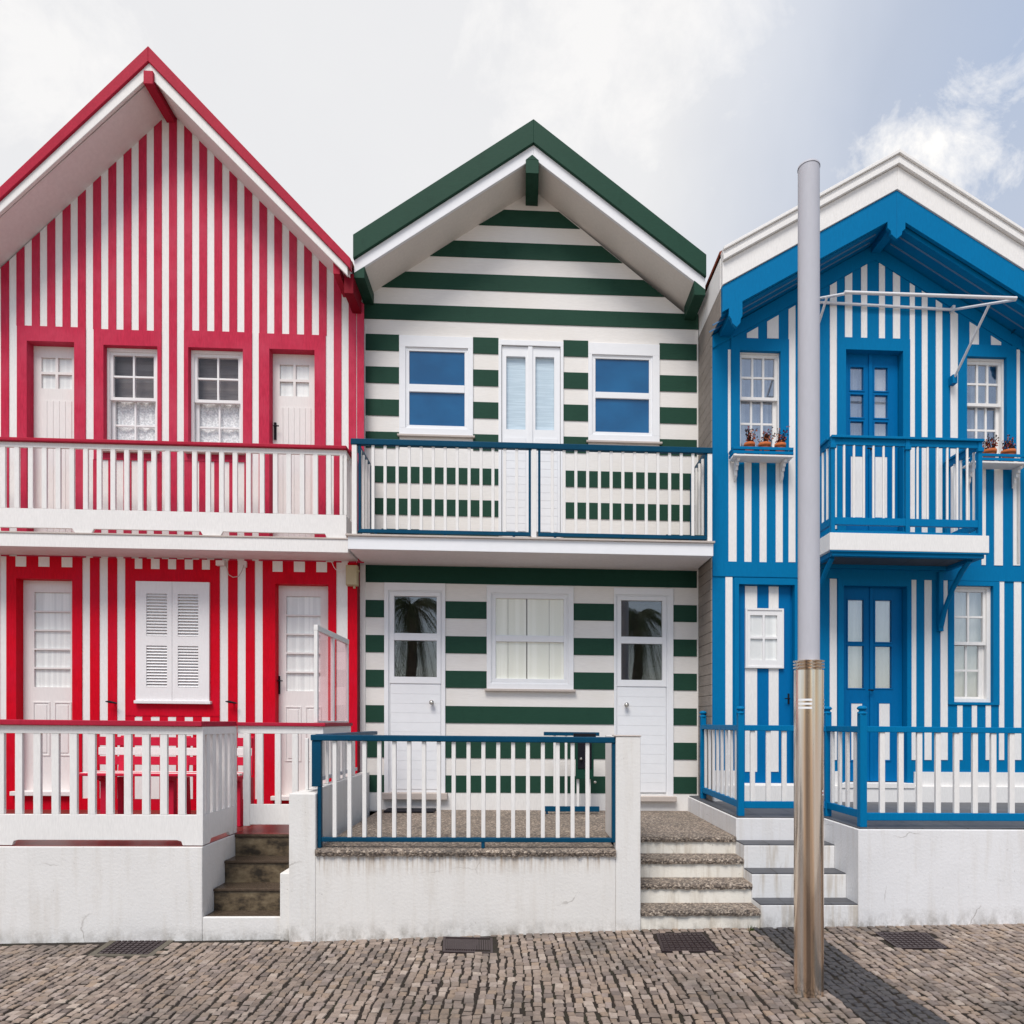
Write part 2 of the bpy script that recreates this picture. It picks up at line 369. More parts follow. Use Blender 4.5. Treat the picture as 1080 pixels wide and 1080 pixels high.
    def build(s, name, root=None, bevel=0, label=None, origin=None):
        if root is None:
            org = W(*origin) if origin else W(*s.v[0]); ob = bpy.data.objects.new(name, s.mesh(name, org)); ob.location = org
        else:
            org = wloc(root); ob = bpy.data.objects.new(name, s.mesh(name, org)); ob.parent = root
        link(ob)
        if label: ob['label'] = label
        if bevel:
            b = ob.modifiers.new('bevel', 'BEVEL'); b.width = bevel; b.segments = 2; b.limit_method = 'ANGLE'; b.angle_limit = math.radians(50)
        return ob
def wloc(o):
    v = Vector()
    while o: v = v + Vector(o.location); o = o.parent
    return v
def tag(o, label, cat, group=None, kind=None):
    if label: o['label'] = label
    if cat: o['category'] = cat
    if group: o['group'] = group
    if kind: o['kind'] = kind
    return o
def thing(name, label, cat, loc, group=None):
    o = bpy.data.objects.new(name, None); o.empty_display_size = .2; o.location = W(*loc); link(o); return tag(o, label, cat, group)
def struct(o): o['kind'] = 'structure'; return o
def place(me, name, loc, root, bevel=0):
    o = bpy.data.objects.new(name, me); o.parent = root; o.location = W(*loc) - wloc(root); link(o)
    if bevel:
        b = o.modifiers.new('bevel', 'BEVEL'); b.width = bevel; b.segments = 2; b.limit_method = 'ANGLE'
    return o
def chain_balusters(root, name, pts, w, d, h, m, bevel=.003, round_=False):
    mb = MB()
    if round_: mb.tube([(0, 0, 0), (0, 0, h)], w/2, m, 12)
    else: mb.box(-w/2, w/2, -d/2, d/2, 0, h, m)
    me = mb.mesh(name, local=True)
    for p in pts: place(me, name, p, root, bevel)

# pieces shared by the houses
def wall_sheet(mb, x0, x1, z0, z1, holes, y, m, mrev, depth):
    xs = sorted({x0, x1, *[h[0] for h in holes], *[h[1] for h in holes]}); zs = sorted({z0, z1, *[h[2] for h in holes], *[h[3] for h in holes]})
    for a, b in zip(xs, xs[1:]):
        for c, d in zip(zs, zs[1:]):
            if any(h[0] <= (a+b)/2 <= h[1] and h[2] <= (c+d)/2 <= h[3] for h in holes): continue
            mb.add([(a,y,c),(b,y,c),(b,y,d),(a,y,d)], [(0,1,2,3)], m)
    for a, b, c, d in holes:
        Y = y+depth
        mb.add([(a,y,c),(a,y,d),(a,Y,d),(a,Y,c)], [(0,1,2,3)], mrev); mb.add([(b,y,c),(b,Y,c),(b,Y,d),(b,y,d)], [(0,1,2,3)], mrev)
        mb.add([(a,y,d),(b,y,d),(b,Y,d),(a,Y,d)], [(0,1,2,3)], mrev); mb.add([(a,y,c),(a,Y,c),(b,Y,c),(b,y,c)], [(0,1,2,3)], mrev)
def vstripe(mb, xa, xb, z0, z1, y0, y1, cuts, m, roof=None):
    """vertical board, cut where surrounds or openings interrupt it, its top trimmed to the roof line"""
    segs = [(z0, z1 if roof is None else 99)]; xm = (xa+xb)/2
    for c in cuts:
        if c[0] < xm < c[1]:
            ns = []
            for a, b in segs:
                if c[3] <= a or c[2] >= b: ns.append((a, b)); continue
                if c[2] > a: ns.append((a, c[2]))
                if c[3] < b: ns.append((c[3], b))
            segs = ns
    for a, b in segs:
        if b < 98:
            if b-a > .01: mb.box(xa, xb, y0, y1, a, b, m)
        else:
            za, zb = roof(xa), roof(xb); ap = roof.apex
            if min(za, zb) <= a: continue
            poly = [(xa, a), (xb, a), (xb, zb)] + ([(ap, roof(ap))] if xa < ap < xb else []) + [(xa, za)]
            mb.prism(poly, y0, y1, m)
def frame_ring(mb, o, i, y0, y1, m):       # rectangular surround: outer rect minus inner rect
    ox0, ox1, oz0, oz1 = o; ix0, ix1, iz0, iz1 = i
    if iz0 > oz0+.002: mb.box(ox0, ox1, y0, y1, oz0, iz0, m)
    else: iz0 = oz0
    mb.box(ox0, ox1, y0, y1, iz1, oz1, m); mb.box(ox0, ix0, y0, y1, iz0, iz1, m); mb.box(ix1, ox1, y0, y1, iz0, iz1, m)
def sash(mb, x0, x1, z0, z1, y0, y1, stile, cols, rows, mun, m):
    frame_ring(mb, (x0, x1, z0, z1), (x0+stile, x1-stile, z0+stile, z1-stile), y0, y1, m)
    for k in range(1, cols):
        c = x0+stile+(x1-x0-2*stile)*k/cols; mb.box(c-mun/2, c+mun/2, y0+.004, y1, z0+stile, z1-stile, m)
    for k in range(1, rows):
        c = z0+stile+(z1-z0-2*stile)*k/rows; mb.box(x0+stile, x1-stile, y0+.006, y1-.002, c-mun/2, c+mun/2, m)
def wavy(mb, x0, x1, z0, z1, y, m, amp=.012, waves=9):
    n = waves*8; v = []
    for i in range(n+1):
        x = x0+(x1-x0)*i/n; yy = y+amp*math.sin(i/8*2*math.pi+math.sin(i*.31)*1.3)
        v += [(x, yy, z0), (x, yy+.004*math.sin(i), z1)]
    mb.add(v, [(2*i, 2*i+2, 2*i+3, 2*i+1) for i in range(n)], m, True)
def house_shell(mb, x0, x1, z0, zl, zr, xa, za, y, back, m, mside, roofm=None):
    """side walls, back wall and a dark inner bulkhead behind the openings"""
    for x, zz in ((x0, zl), (x1, zr)):
        mb.add([(x,y,z0),(x,back,z0),(x,back,zz),(x,y,zz)], [(0,1,2,3)], mside)
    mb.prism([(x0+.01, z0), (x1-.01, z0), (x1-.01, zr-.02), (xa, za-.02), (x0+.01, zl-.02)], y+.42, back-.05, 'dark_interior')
def chevron(mb, xl, xa, xr, top, bot, y0, y1, m):   # top/bot: (z_left, z_apex, z_right)
    mb.prism([(xl, bot[0]), (xa, bot[1]), (xa, top[1]), (xl, top[0])], y0, y1, m)
    mb.prism([(xa, bot[1]), (xr, bot[2]), (xr, top[2]), (xa, top[1])], y0, y1, m)

# ------------------------------------------------------------------ ground
GP = [(-40, -.35), (-3.6, -.037), (-1.5, -.012), (.81, .066), (2.3, .084), (3.5, .10), (40, .2)]
def G(x):
    for (a, za), (b, zb) in zip(GP, GP[1:]):
        if x <= b: return za+(zb-za)*(x-a)/(b-a)
    return GP[-1][1]
mb = MB(); xs = [-600, -60] + [x/2 for x in range(-24, 25)] + [60, 600]; ys = [-600, -60, -12, -5.6, -2.0, 1, 60, 900]
gz = lambda x: G(max(-12, min(12, x))) + SH*(x if abs(x) > 12 else 0)*0
for a, b in zip(xs, xs[1:]):
    for c, d in zip(ys, ys[1:]):
        za, zb = gz(a)-.008+(SH*a if abs(a) > 59 else 0), gz(b)-.008+(SH*b if abs(b) > 59 else 0)
        mb.add([(a,c,za),(b,c,zb),(b,d,zb),(a,d,za)], [(0,1,2,3)], 'joint_dirt' if (c, d) == (-5.6, -2.0) and abs(a) < 13 else 'far_ground')
struct(mb.build('ground', origin=(0, -3, 0)))

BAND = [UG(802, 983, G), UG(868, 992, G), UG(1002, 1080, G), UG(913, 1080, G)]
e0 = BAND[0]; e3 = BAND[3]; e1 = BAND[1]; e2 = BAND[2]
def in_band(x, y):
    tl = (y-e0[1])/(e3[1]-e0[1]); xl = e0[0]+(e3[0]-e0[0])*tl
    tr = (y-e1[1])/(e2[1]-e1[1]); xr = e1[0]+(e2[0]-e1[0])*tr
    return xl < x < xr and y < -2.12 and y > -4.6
COVER_PX = [((121, 989), (186.7, 989.4), (160, 1008.3), (92, 1008)), ((467.5, 988.5), (519.5, 988), (520, 1004), (467, 1004.3)),
            ((692, 984.4), (740, 983), (759, 1003), (698, 1003)), ((921.7, 983), (977, 983), (999.4, 999.2), (946.7, 999.9))]
COVERS = [[UG(x, y, G) for x, y in q] for q in COVER_PX]
def inside(x, y, q, pad=.010):
    cx = sum(p[0] for p in q)/4; cy = sum(p[1] for p in q)/4; s = None
    for i in range(4):
        (ax, ay), (bx, by) = q[i], q[(i+1)%4]
        ax, ay, bx, by = [c+(v-c)*(1+pad*8) for v, c in ((ax, cx), (ay, cy), (bx, cx), (by, cy))]
        cr = (bx-ax)*(y-ay)-(by-ay)*(x-ax)
        if s is None: s = cr > 0
        elif s != (cr > 0): return False
    return True
mb = MB(); rnd = random.Random(3); x = -5.4; dvi = mb.mi('cobble_pale'); dk = mb.mi('cobble_dark')
while x < 5.6:                              # courses running away from the wall, each set by hand
    wcol = rnd.uniform(.044, .058); y = -2.10 - rnd.uniform(0, .03); ph = rnd.uniform(0, 6)
    while y > -5.4:
        ln = rnd.uniform(.046, .070); wav = .03*math.sin(y*1.3+x*.7)+.008*math.sin(y*4+x*2) + .004*math.sin(ph+y*7)
        cx = x+wcol/2+wav+rnd.uniform(-.0065, .0065); cy = y-ln/2
        if not any(inside(cx, cy, q) for q in COVERS):
            hw = wcol/2-.0010-rnd.uniform(0, .0045); hl = ln/2-.0022-rnd.uniform(0, .003); z = G(cx)+rnd.uniform(-.002, .002); rt = rnd.uniform(-.12, .12)
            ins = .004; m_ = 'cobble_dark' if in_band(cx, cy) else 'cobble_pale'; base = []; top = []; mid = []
            for sx, sy in ((-1,-1),(1,-1),(1,1),(-1,1)):
                jx = rnd.uniform(-.004, .004); jy = rnd.uniform(-.005, .005)
                for (k, zz, L_) in ((0, z-.03, base), (.0015, z-.006, mid), (ins, z, top)):
                    px_ = (sx*(hw-k)+jx); py_ = (sy*(hl-k)+jy)
                    L_.append((cx+px_*math.cos(rt)-py_*math.sin(rt), cy+px_*math.sin(rt)+py_*math.cos(rt), zz+(rnd.uniform(-.0015, .0015) if k == ins else 0)))
            fs = [(8,9,10,11)]+[(4+i, 4+(i+1)%4, 8+(i+1)%4, 8+i) for i in range(4)]
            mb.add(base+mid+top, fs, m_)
        y -= ln
    x += wcol
o = mb.build('cobblestone_pavement', origin=(0, -3, 0)); struct(o)

COVER_TXT = [('rusty iron cover in a worn concrete rim before the wall of the red house', 1),
             ('small grey ribbed iron cover in the cobbles below the navy railing', 2),
             ('dark rusty iron cover in the cobbles at the foot of the green house steps', 3),
             ('chequered dark iron cover in the cobbles right of the steel pole', 4)]
for q, (lab, k) in zip(COVERS, COVER_TXT):
    cx = sum(p[0] for p in q)/4; cy = sum(p[1] for p in q)/4; z = G(cx)
    t_ = thing('manhole_cover', lab, 'manhole cover', (cx, cy, z), 'iron covers set in the pavement')
    def inter(u, v):
        a = [q[0][i]+(q[1][i]-q[0][i])*u for i in (0, 1)]; b = [q[3][i]+(q[2][i]-q[3][i])*u for i in (0, 1)]
        return a[0]+(b[0]-a[0])*v, a[1]+(b[1]-a[1])*v
    rimw = .10 if k == 1 else .05
    r_ = MB(); po = [inter(*p) for p in ((0,0),(1,0),(1,1),(0,1))]; pi_ = [inter(*p) for p in ((rimw,rimw),(1-rimw,rimw),(1-rimw,1-rimw),(rimw,1-rimw))]
    zt = z+.0
    for i in range(4):
        j = (i+1)%4; a, b, c, d = po[i], po[j], pi_[j], pi_[i]
        r_.add([(*a, zt), (*b, zt), (*c, zt), (*d, zt), (*a, zt-.04), (*b, zt-.04), (*c, zt-.04), (*d, zt-.04)], [(3,2,1,0),(0,1,5,4),(2,3,7,6)], 'cover_concrete' if k == 1 else 'iron')
    r_.build('rim', t_)
    l_ = MB(); n1, n2 = (9, 7) if k != 2 else (20, 1)
    a = [(*p, zt-.006) for p in pi_]; l_.add(a, [(3,2,1,0)], 'iron')
    for i in range(n1):
        for j in range(n2):
            u0 = rimw+(1-2*rimw)*(i+.14)/n1; u1 = rimw+(1-2*rimw)*(i+.86)/n1; v0 = rimw+(1-2*rimw)*(j+.14)/n2; v1 = rimw+(1-2*rimw)*(j+.86)/n2
            pp = [inter(u0, v0), inter(u1, v0), inter(u1, v1), inter(u0, v1)]
            l_.add([(*p, zt) for p in pp]+[(*p, zt-.006) for p in pp], [(3,2,1,0),(0,1,5,4),(1,2,6,5),(2,3,7,6),(3,0,4,7)], 'iron')
    l_.build('lid', t_)
# weeds along the foot of the walls and moss at the pole foot
mb = MB(); rnd = random.Random(5)
def tuft(x, y, n, h):
    for _ in range(n):
        a = rnd.uniform(0, 6.28); r = rnd.uniform(0, .025); bx, by = x+r*math.cos(a), y+r*math.sin(a)*.5; hh = h*rnd.uniform(.4, 1); w = .0025
        tx, ty = bx+rnd.uniform(-.02, .02), by-rnd.uniform(0, .02); z = G(x)-.01
        mb.add([(bx-w, by, z), (bx+w, by, z), (tx, ty, z+hh)], [(0,1,2)], 'weed')
for _ in range(150):
    x = rnd.uniform(-4.4, 3.9); y = -2.06 if x < -1.5 else -2.145
    if rnd.random() < .5: tuft(x, y, 4, .014)
tuft(*UG(793, 981, G), 22, .06); tuft(*UG(374, 989, G), 12, .035); tuft(*UG(345, 991, G), 8, .03); tuft(*UG(38, 989, G), 10, .03)
for _ in range(14):
    a = rnd.uniform(0, 6.28); c0 = UG(853, 1051, G); tuft(c0[0]+.085*math.cos(a), c0[1]+.085*math.sin(a), 5, .014)
tag(mb.build('weeds', origin=(0, -2.1, 0)), 'small green weeds growing along the foot of the white walls', 'weeds', kind='stuff')

#PART2
# ------------------------------------------------------------------ RED HOUSE
def roofline(xa, za, sl, sr):
    f = lambda x: za - (sl*(xa-x) if x < xa else sr*(x-xa)); f.apex = xa; return f
YR = -.12
red = thing('gabled_house', 'red and white vertically striped house with a steep gable and a red railed balcony', 'house', (-3.6, YR, .6), 'striped beach houses in a row')
xa, za = U(181.5, 117, YR); xr_, zr_ = U(351.9, 289, YR); xw1 = UX(376.8, YR); xw0 = 2*xa-xw1
FLR = EYE-.878                                   # terrace floors of the red and green houses
sr = (za-zr_)/(xr_-xa); rf = roofline(xa, za, sr, sr)
zmid = UZ(590, YR, 180); ztop = 0
def RR(*p): return R(p, YR)
u_open = [RR(28.9, 360.6, 78.8, 600), RR(109.7, 365, 166.5, 474.5), RR(199, 367.5, 256.5, 476), RR(284.4, 369, 332, 600)]
u_open = [(a, b, (zmid+.10 if i in (0, 3) else c), d) for i, (a, b, c, d) in enumerate(u_open)]
l_open = [RR(17.8, 610.7, 76.7, 835), RR(144.2, 614.2, 220.6, 738), RR(290.7, 616.3, 346.3, 840)]
mb = MB()
wall_sheet(mb, xw0, xw1, zmid, rf(xw1), u_open, YR, 'white_wood', 'red_faded', .10)
mb.add([(xw0, YR, rf(xw0)), (xw1, YR, rf(xw1)), (xa, YR, za+.02)], [(0,1,2)], 'white_wood')
wall_sheet(mb, xw0, xw1, FLR-.02, zmid, l_open, YR, 'white_wood', 'red_bright', .10)
# stripes upstairs
p0 = UX(178.5, YR); per = (UX(367.8, YR)-p0)/12; wr = UX(186.7, YR)-p0
sur_u = [RR(18.5, 344.8, 90.7, 600), RR(99.3, 348.5, 170.7, 485.5), RR(194.4, 350, 266, 487), RR(273.3, 353, 343.7, 600)]
sur_u = [(a, b, (zmid if i in (0, 3) else c), d) for i, (a, b, c, d) in enumerate(sur_u)]
k = -30
while k < 14:
    a = p0+per*k; b = a+wr
    if k == 13: a, b = p0+per*12+wr+.075, xw1-.002
    if a > xw0 and b <= xw1+.01: vstripe(mb, a, b, zmid, 0, YR-.006, YR, sur_u, 'red_faded', rf)
    k += 1
for s_, o_ in zip(sur_u, u_open): frame_ring(mb, s_, o_, YR-.010, YR, 'red_faded')
# stripes downstairs
sur_l = [RR(7.4, 590, 87, 853), RR(132.6, 590, 231.9, 756), RR(277.4, 590, 354.8, 853)]
sur_l = [(a, b, (FLR-.02 if i != 1 else c), zmid-.0) for i, (a, b, c, d) in enumerate(sur_l)]
zb = UZ(842.5, YR, 200)
whites = [(0, 7.4), (87, 95.2), (105.2, 114), (123.7, 132.6), (232.6, 240.7), (250.7, 259.3), (268.9, 277.4), (354.8, 366.7)]
wx = sorted((UX(a, YR), UX(b, YR)) for a, b in whites)
edges = [xw0] + [e for w in wx for e in w] + [xw1]
for a, b in zip(edges[0::2], edges[1::2]):       # red boards fill the space between white strips
    if a < UX(-2, YR):
        x = b
        while x > xw0: mb.box(max(xw0, x-.095), x, YR-.006, YR, FLR-.02, zmid, 'red_bright'); x -= .18
        continue
    if any(abs((a+b)/2-(s_[0]+s_[1])/2) < .2 for s_ in sur_l): continue
    mb.box(a, b, YR-.006, YR, FLR-.02, zmid, 'red_bright')
for i, (s_, o_) in enumerate(zip(sur_l, l_open)):
    frame_ring(mb, s_, o_, YR-.010, YR, 'red_bright')
for a, b in wx: mb.box(a-.001, b+.001, YR-.009, YR, FLR-.02, zb, 'red_bright')
c0, c1 = RR(132.6, 590, 231.9, 842)[:2]; mb.box(c0, c1, YR-.010, YR, FLR-.02, zb, 'red_bright')
# white blocks: the stripe ends showing above and below the surrounds
for a, b, t0, t1 in [(17.4, 28.5, 588, 597.8), (41.5, 53, 588, 598), (65.9, 77, 588, 598.5), (143, 150.7, 589.5, 600.2), (160, 168.9, 589.5, 600.4), (178, 186.3, 589.7, 600.6),
                     (195.6, 204, 590, 600.8), (213.7, 221.9, 590.3, 601), (288, 298.5, 590.5, 603.3), (310.4, 321.9, 590.8, 603.5), (334, 345.2, 591, 603.7)]:
    q = RR(a, t0, b, t1); mb.box(q[0], q[1], YR-.0125, YR-.008, q[2], zmid, 'white_wood')
for a, b in [(143, 150.7), (160, 168.9), (178, 186.3), (195.6, 204), (213.7, 221.9)]:
    q = RR(a, 756.5, b, 842.5); mb.box(q[0], q[1], YR-.0125, YR-.001, q[2], q[3], 'white_wood')
c = RR(132.6, 755, 231.9, 842); 
x = c[0]
for a, b in [(143, 150.7), (160, 168.9), (178, 186.3), (195.6, 204), (213.7, 221.9), (233, 240)]:
    e = UX(a, YR) if a < 230 else c[1]; mb.box(x, e, YR-.010, YR, c[2], c[3], 'red_bright'); x = UX(b, YR)
house_shell(mb, xw0, xw1, -.3, rf(xw0), rf(xw1), xa, za, YR, 8, 'white_wood', 'red_dark')
mb.build('wall', red)
# roof
YRF = -.50
ax, at = U(157.3, 50.5, YRF); rx, rt = U(370, 273.5, YRF); _, ab = U(157.3, 66.3, YRF); _, ac = U(157.3, 80.5, YRF)
rb = UZ(284.5, YRF, 367); rc = UZ(293, YRF, 366); lx = 2*ax-rx
roof = MB(); chevron(roof, lx, ax, rx, (rt, at, rt), (rb, ab, rb), YRF-.02, YRF+.05, 'red_trim')
chevron(roof, lx+.03, ax, rx-.03, (rb+.03, ab, rb+.03), (rc+.02, ac, rc+.02), YRF, YRF+.03, 'white_wood')
chevron(roof, lx+.02, ax, rx-.02, (rt-.02, at-.02, rt-.02), (rc+.035, ac+.012, rc+.035), YRF+.05, 8.1, 'soffit_white')
chevron(roof, lx+.0, ax, rx-.0, (rt+.02, at+.02, rt+.02), (rt-.015, at-.015, rt-.015), YRF+.06, 8.15, 'tile_roof')
rfo = roof.build('roof', red, .004)
bb = MB(); b0 = U(153, 83, YRF); b1 = U(163, 91.5, YRF); bb.box(b0[0], b1[0], YRF+.001-.03, YR, b1[1], b0[1]+.05, 'red_trim'); bb.build('ridge_beam', rfo, .004)
bb = MB()
for (p, q) in (((352, 280), (359, 290.5)),):
    a0 = U(*p, YRF+.05); a1 = U(*q, YRF+.05); w = a1[0]-a0[0]
    for x0_ in (a0[0], 2*ax-a0[0]-w): bb = MB(); bb.box(x0_, x0_+w, YRF+.03, YR, a1[1], a0[1]+.02, 'red_trim'); bb.build('eave_beam', rfo, .003)
bb = MB(); x0_ = UX(361, YRF); bb.box(x0_, UX(371, YRF), YRF+.06, YR, UZ(305, YRF, 366), UZ(284, YRF, 366), 'red_dark')
bb.build('gutter', rfo, .003)

def panel_door(root, o, y, m, panes, panels, glassm='glass', curt='net_curtain', sill=None, handle=None, planks=None, pm=None, trim=.0):
    """door leaf with real openings for its panes, raised panels, grooves"""
    x0, x1, z0, z1 = o; d = MB(); th = .035
    holes = panes
    xs = sorted({x0, x1, *[h[0] for h in holes], *[h[1] for h in holes]}); zs = sorted({z0, z1, *[h[2] for h in holes], *[h[3] for h in holes]})
    wall_sheet(d, x0, x1, z0, z1, holes, y, m, m, th)
    for p in panels:
        if len(p) > 4: d.box(p[0], p[1], y-.004, y+.002, p[2], p[3], p[4])
        else:
            frame_ring(d, p, (p[0]+.012, p[1]-.012, p[2]+.012, p[3]-.012), y-.006, y+.001, m); d.box(p[0]+.03, p[1]-.03, y-.005, y+.001, p[2]+.03, p[3]-.03, m)
    if planks:
        a, b, c, e, n, vert = planks
        for i in range(n):
            if vert: u = a+(b-a)*i/n; v = a+(b-a)*(i+1)/n; d.box(u+.0012, v-.0012, y-.005, y+.001, c, e, m)
            else: u = c+(e-c)*i/n; v = c+(e-c)*(i+1)/n; d.box(a, b, y-.005, y+.001, u+.0012, v-.0012, m)
    ob = d.build('door', root, .0015)
    for h in holes:
        g = MB(); g.box(h[0]-.002, h[1]+.002, y+.012, y+.016, h[2]-.002, h[3]+.002, glassm); g.build('pane', ob)
    if curt:
        cmb = MB()
        for h in holes: cmb.box(h[0]+.001, h[1]-.001, y+.020, y+.024, h[2]+.001, h[3]-.001, curt)
        cmb.build('curtain', ob)
    if sill:
        s_ = MB(); s_.box(sill[0], sill[1], y-.14, y+.02, sill[2], sill[3], sill[4] if len(sill) > 4 else 'stone_sill'); s_.build('threshold', ob, .004)
    if handle:
        hb = MB(); hx, hz0, hz1, hm, kind = handle
        if kind == 'bar': hb.box(hx-.011, hx+.011, y-.012, y+.001, hz0, hz1, hm); hb.tube([(hx, y-.012, hz1-.05), (hx, y-.05, hz1-.05), (hx+.05, y-.05, hz1-.05)], .006, hm, 6)
        else:
            hb.tube([(hx, y+.001, hz0), (hx, y-.03, hz0)], .008, hm, 8); hb.tube([(hx, y-.03, hz0), (hx, y-.035, hz0), (hx, y-.05, hz0), (hx, y-.06, hz0)], [.010, .02, .022, .012], hm, 12)
        hb.build('handle', ob)
    return ob
YD = YR+.085
o_ = u_open[0]; q = R((44, 377.4, 75.6, 410), YD); w = q[1]-q[0]; h = q[3]-q[2]; g_ = .012
def four(q, g_=.012):
    xm = (q[0]+q[1])/2; zm = (q[2]+q[3])/2
    return [(q[0], xm-g_, zm+g_, q[3]), (xm+g_, q[1], zm+g_, q[3]), (q[0], xm-g_, q[2], zm-g_), (xm+g_, q[1], q[2], zm-g_)]
q = R((43.5, 377.4, 76, 410), YD); panel_door(red, u_open[0], YD, 'cream_door', four(q), [], curt='net_curtain', planks=(q[0], q[1], o_[2]+.12, UZ(423, YD, 60), 5, True))
o_ = u_open[3]; q = R((295, 384.8, 326, 418), YD); panel_door(red, o_, YD, 'cream_door', four(q), [], curt='net_curtain', planks=(q[0]-.02, q[1]+.02, o_[2]+.12, UZ(430, YD, 310), 6, True),
           handle=(UX(290.5, YD), UZ(464, YD, 290), UZ(446, YD, 290), 'dark_plastic', 'bar'))
for (dp, lo, kx) in (((36, 624.8, 74.3, 724.8), 0, None), ((301.9, 629, 338, 729), 2, 1)):
    o_ = l_open[lo]; q = R(dp, YD); n = 5; hh = (q[3]-q[2])/n
    panes = [(q[0], q[1], q[2]+i*hh+(.008 if i else 0), q[2]+(i+1)*hh-(.008 if i < 4 else 0)) for i in range(n)]
    xm = (q[0]+q[1])/2; zt = UZ(740+(5 if lo else 0), YD, dp[0]); zb_ = UZ(797+(6 if lo else 0), YD, dp[0])
    panels = [(q[0]-.01, xm-.02, zb_, zt), (xm+.02, q[1]+.01, zb_, zt)]
    panel_door(red, (o_[0], o_[1], o_[2], o_[3]), YD, 'cream_door', panes, panels, curt='net_curtain',
               sill=(o_[0]-.03, o_[1]+.03, o_[2]-.035, o_[2]+.006, 'cream_door'),
               handle=(UX(294.5, YD), UZ(732, YD, 294), UZ(713, YD, 294), 'dark_plastic', 'bar') if kx else None)

def sash_window(root, o, y, m, top, bot, cols, rows, back_top, back_bot, lap=.035, fr=.022, glassm='glass', sill=None, mun=.018, inner=None):
    """box frame with an outer upper sash and a lower sash set behind it; top/bot are their glazed areas"""
    x0, x1, z0, z1 = o; d = MB(); st_ = .03
    tx0, tx1, tz0, tz1 = top; bx0, bx1, bz0, bz1 = bot
    frame_ring(d, (x0, x1, z0, z1), (tx0-st_, tx1+st_*.9, bz0-st_, tz1+st_), y-.01, y+.03, m)
    ob = d.build('window', root, .002)
    s1 = MB(); sash(s1, tx0-st_, tx1+st_, tz0-st_-.01, tz1+st_, y+.005, y+.035, st_, cols, rows, mun, m); u_ = s1.build('upper_sash', ob, .0015)
    s2 = MB(); sash(s2, bx0-st_, bx1+st_, bz0-st_-.01, tz0, y+.036, y+.06, st_, cols, rows, mun, m)
    s2.box(tx0-st_+.001, bx0-st_+.004, y+.032, y+.062, bz0-st_, tz0-.01, m); s2.box(bx1+st_-.004, tx1+st_, y+.032, y+.062, bz0-st_, tz0-.01, m)
    l_ = s2.build('lower_sash', ob, .0015)
    g = MB(); g.box(tx0-.01, tx1+.01, y+.018, y+.022, tz0-.01, tz1+.01, glassm); g.build('pane', ob)
    g = MB(); g.box(bx0-.01, bx1+.01, y+.046, y+.050, bz0-.01, tz0-.03, glassm); g.build('pane', ob)
    if back_top:
        c = MB(); wavy(c, x0, x1, tz0, z1, y+.085, back_top, .006, 5) if 'curtain' in back_top or back_top == 'lace' else c.box(x0, x1, y+.10, y+.11, tz0-.02, z1, back_top); c.build('blind' if 'blind' in back_top else 'curtain', ob)
    if back_bot:
        c = MB(); wavy(c, x0, x1, z0, tz0, y+.078, back_bot, .006, 5) if 'curtain' in back_bot or back_bot == 'lace' else c.box(x0, x1, y+.10, y+.11, z0, tz0-.02, back_bot); c.build('blind' if 'blind' in back_bot else 'curtain', ob)
    if sill:
        s_ = MB(); s_.box(*sill); s_.build('sill', ob, .003)
    return ob
YW = YR+.055
for i, (tp, bt) in enumerate((((119.2, 375, 161.8, 418), (121.2, 427, 163, 472.5)), ((208, 377, 251, 420.5), (210, 429, 252, 474)))):
    o_ = u_open[i+1]; t_ = R(tp, YW); b_ = R(bt, YW+.03)
    b_ = (b_[0], b_[1], o_[2]+.045, b_[3]); s0, s1_ = o_[2]-.035, o_[2]
    sash_window(red, o_, YW, 'white_door', t_, b_, 2, 2, 'grey_blind', 'lace', sill=(o_[0]-.02, o_[1]+.02, YR-.05, YW+.02, s0, s1_, 'stone_sill'))
# closed louvred shutters downstairs
so = R((143.7, 613.7, 221, 739), YR-.02); sh = MB(); xm = UX(182, YR-.02)
sx = [(so[0], xm-.002), (xm+.002, so[1])]; lv = [R((154.8, 626.3, 176.7, 671), YR-.02), R((154.8, 681, 176.7, 724.8), YR-.02)]
lv2 = [R((188, 627, 209.6, 671.5), YR-.02), R((188, 681.5, 209.6, 725), YR-.02)]
for (a, b), hs in zip(sx, (lv, lv2)):
    s_ = MB(); wall_sheet(s_, a, b, so[2], so[3], hs, YR-.03, 'white_door', 'white_door', .03)
    s_.box(a, b, YR-.004, YR+.0, so[2], so[3], 'white_door')
    for hq in hs:
        n = 14; hh = (hq[3]-hq[2])/n
        for i in range(n):
            zz = hq[2]+hh*(i+.5); s_.xprism([(YR-.030, zz-hh*.34), (YR-.026, zz-hh*.42), (YR-.006, zz+hh*.30), (YR-.010, zz+hh*.38)], hq[0], hq[1], 'white_door')
    for xx in (a, b): s_.box(xx-.0005, xx+.0005, YR-.03, YR, so[2], so[3], 'white_door')
    s_.build('shutter', red, .0015)
s_ = MB(); q = R((141.5, 739, 222.2, 742.3), YR-.04); s_.box(q[0], q[1], YR-.05, YR, q[2], q[3], 'white_door'); s_.build('window_sill', red, .003)
for px in (117.5, 244):
    s_ = MB(); x, z = U(px, 741, YR-.06); s_.tube([(x, YR, z), (x, YR-.05, z+.004)], .008, 'dark_plastic', 8)
    s_.tube([(x-.055, YR-.06, z+.010), (x-.02, YR-.062, z+.008), (x+.05, YR-.058, z-.006)], [.004, .013, .006], 'dark_plastic', 8); s_.build('shutter_catch', red)
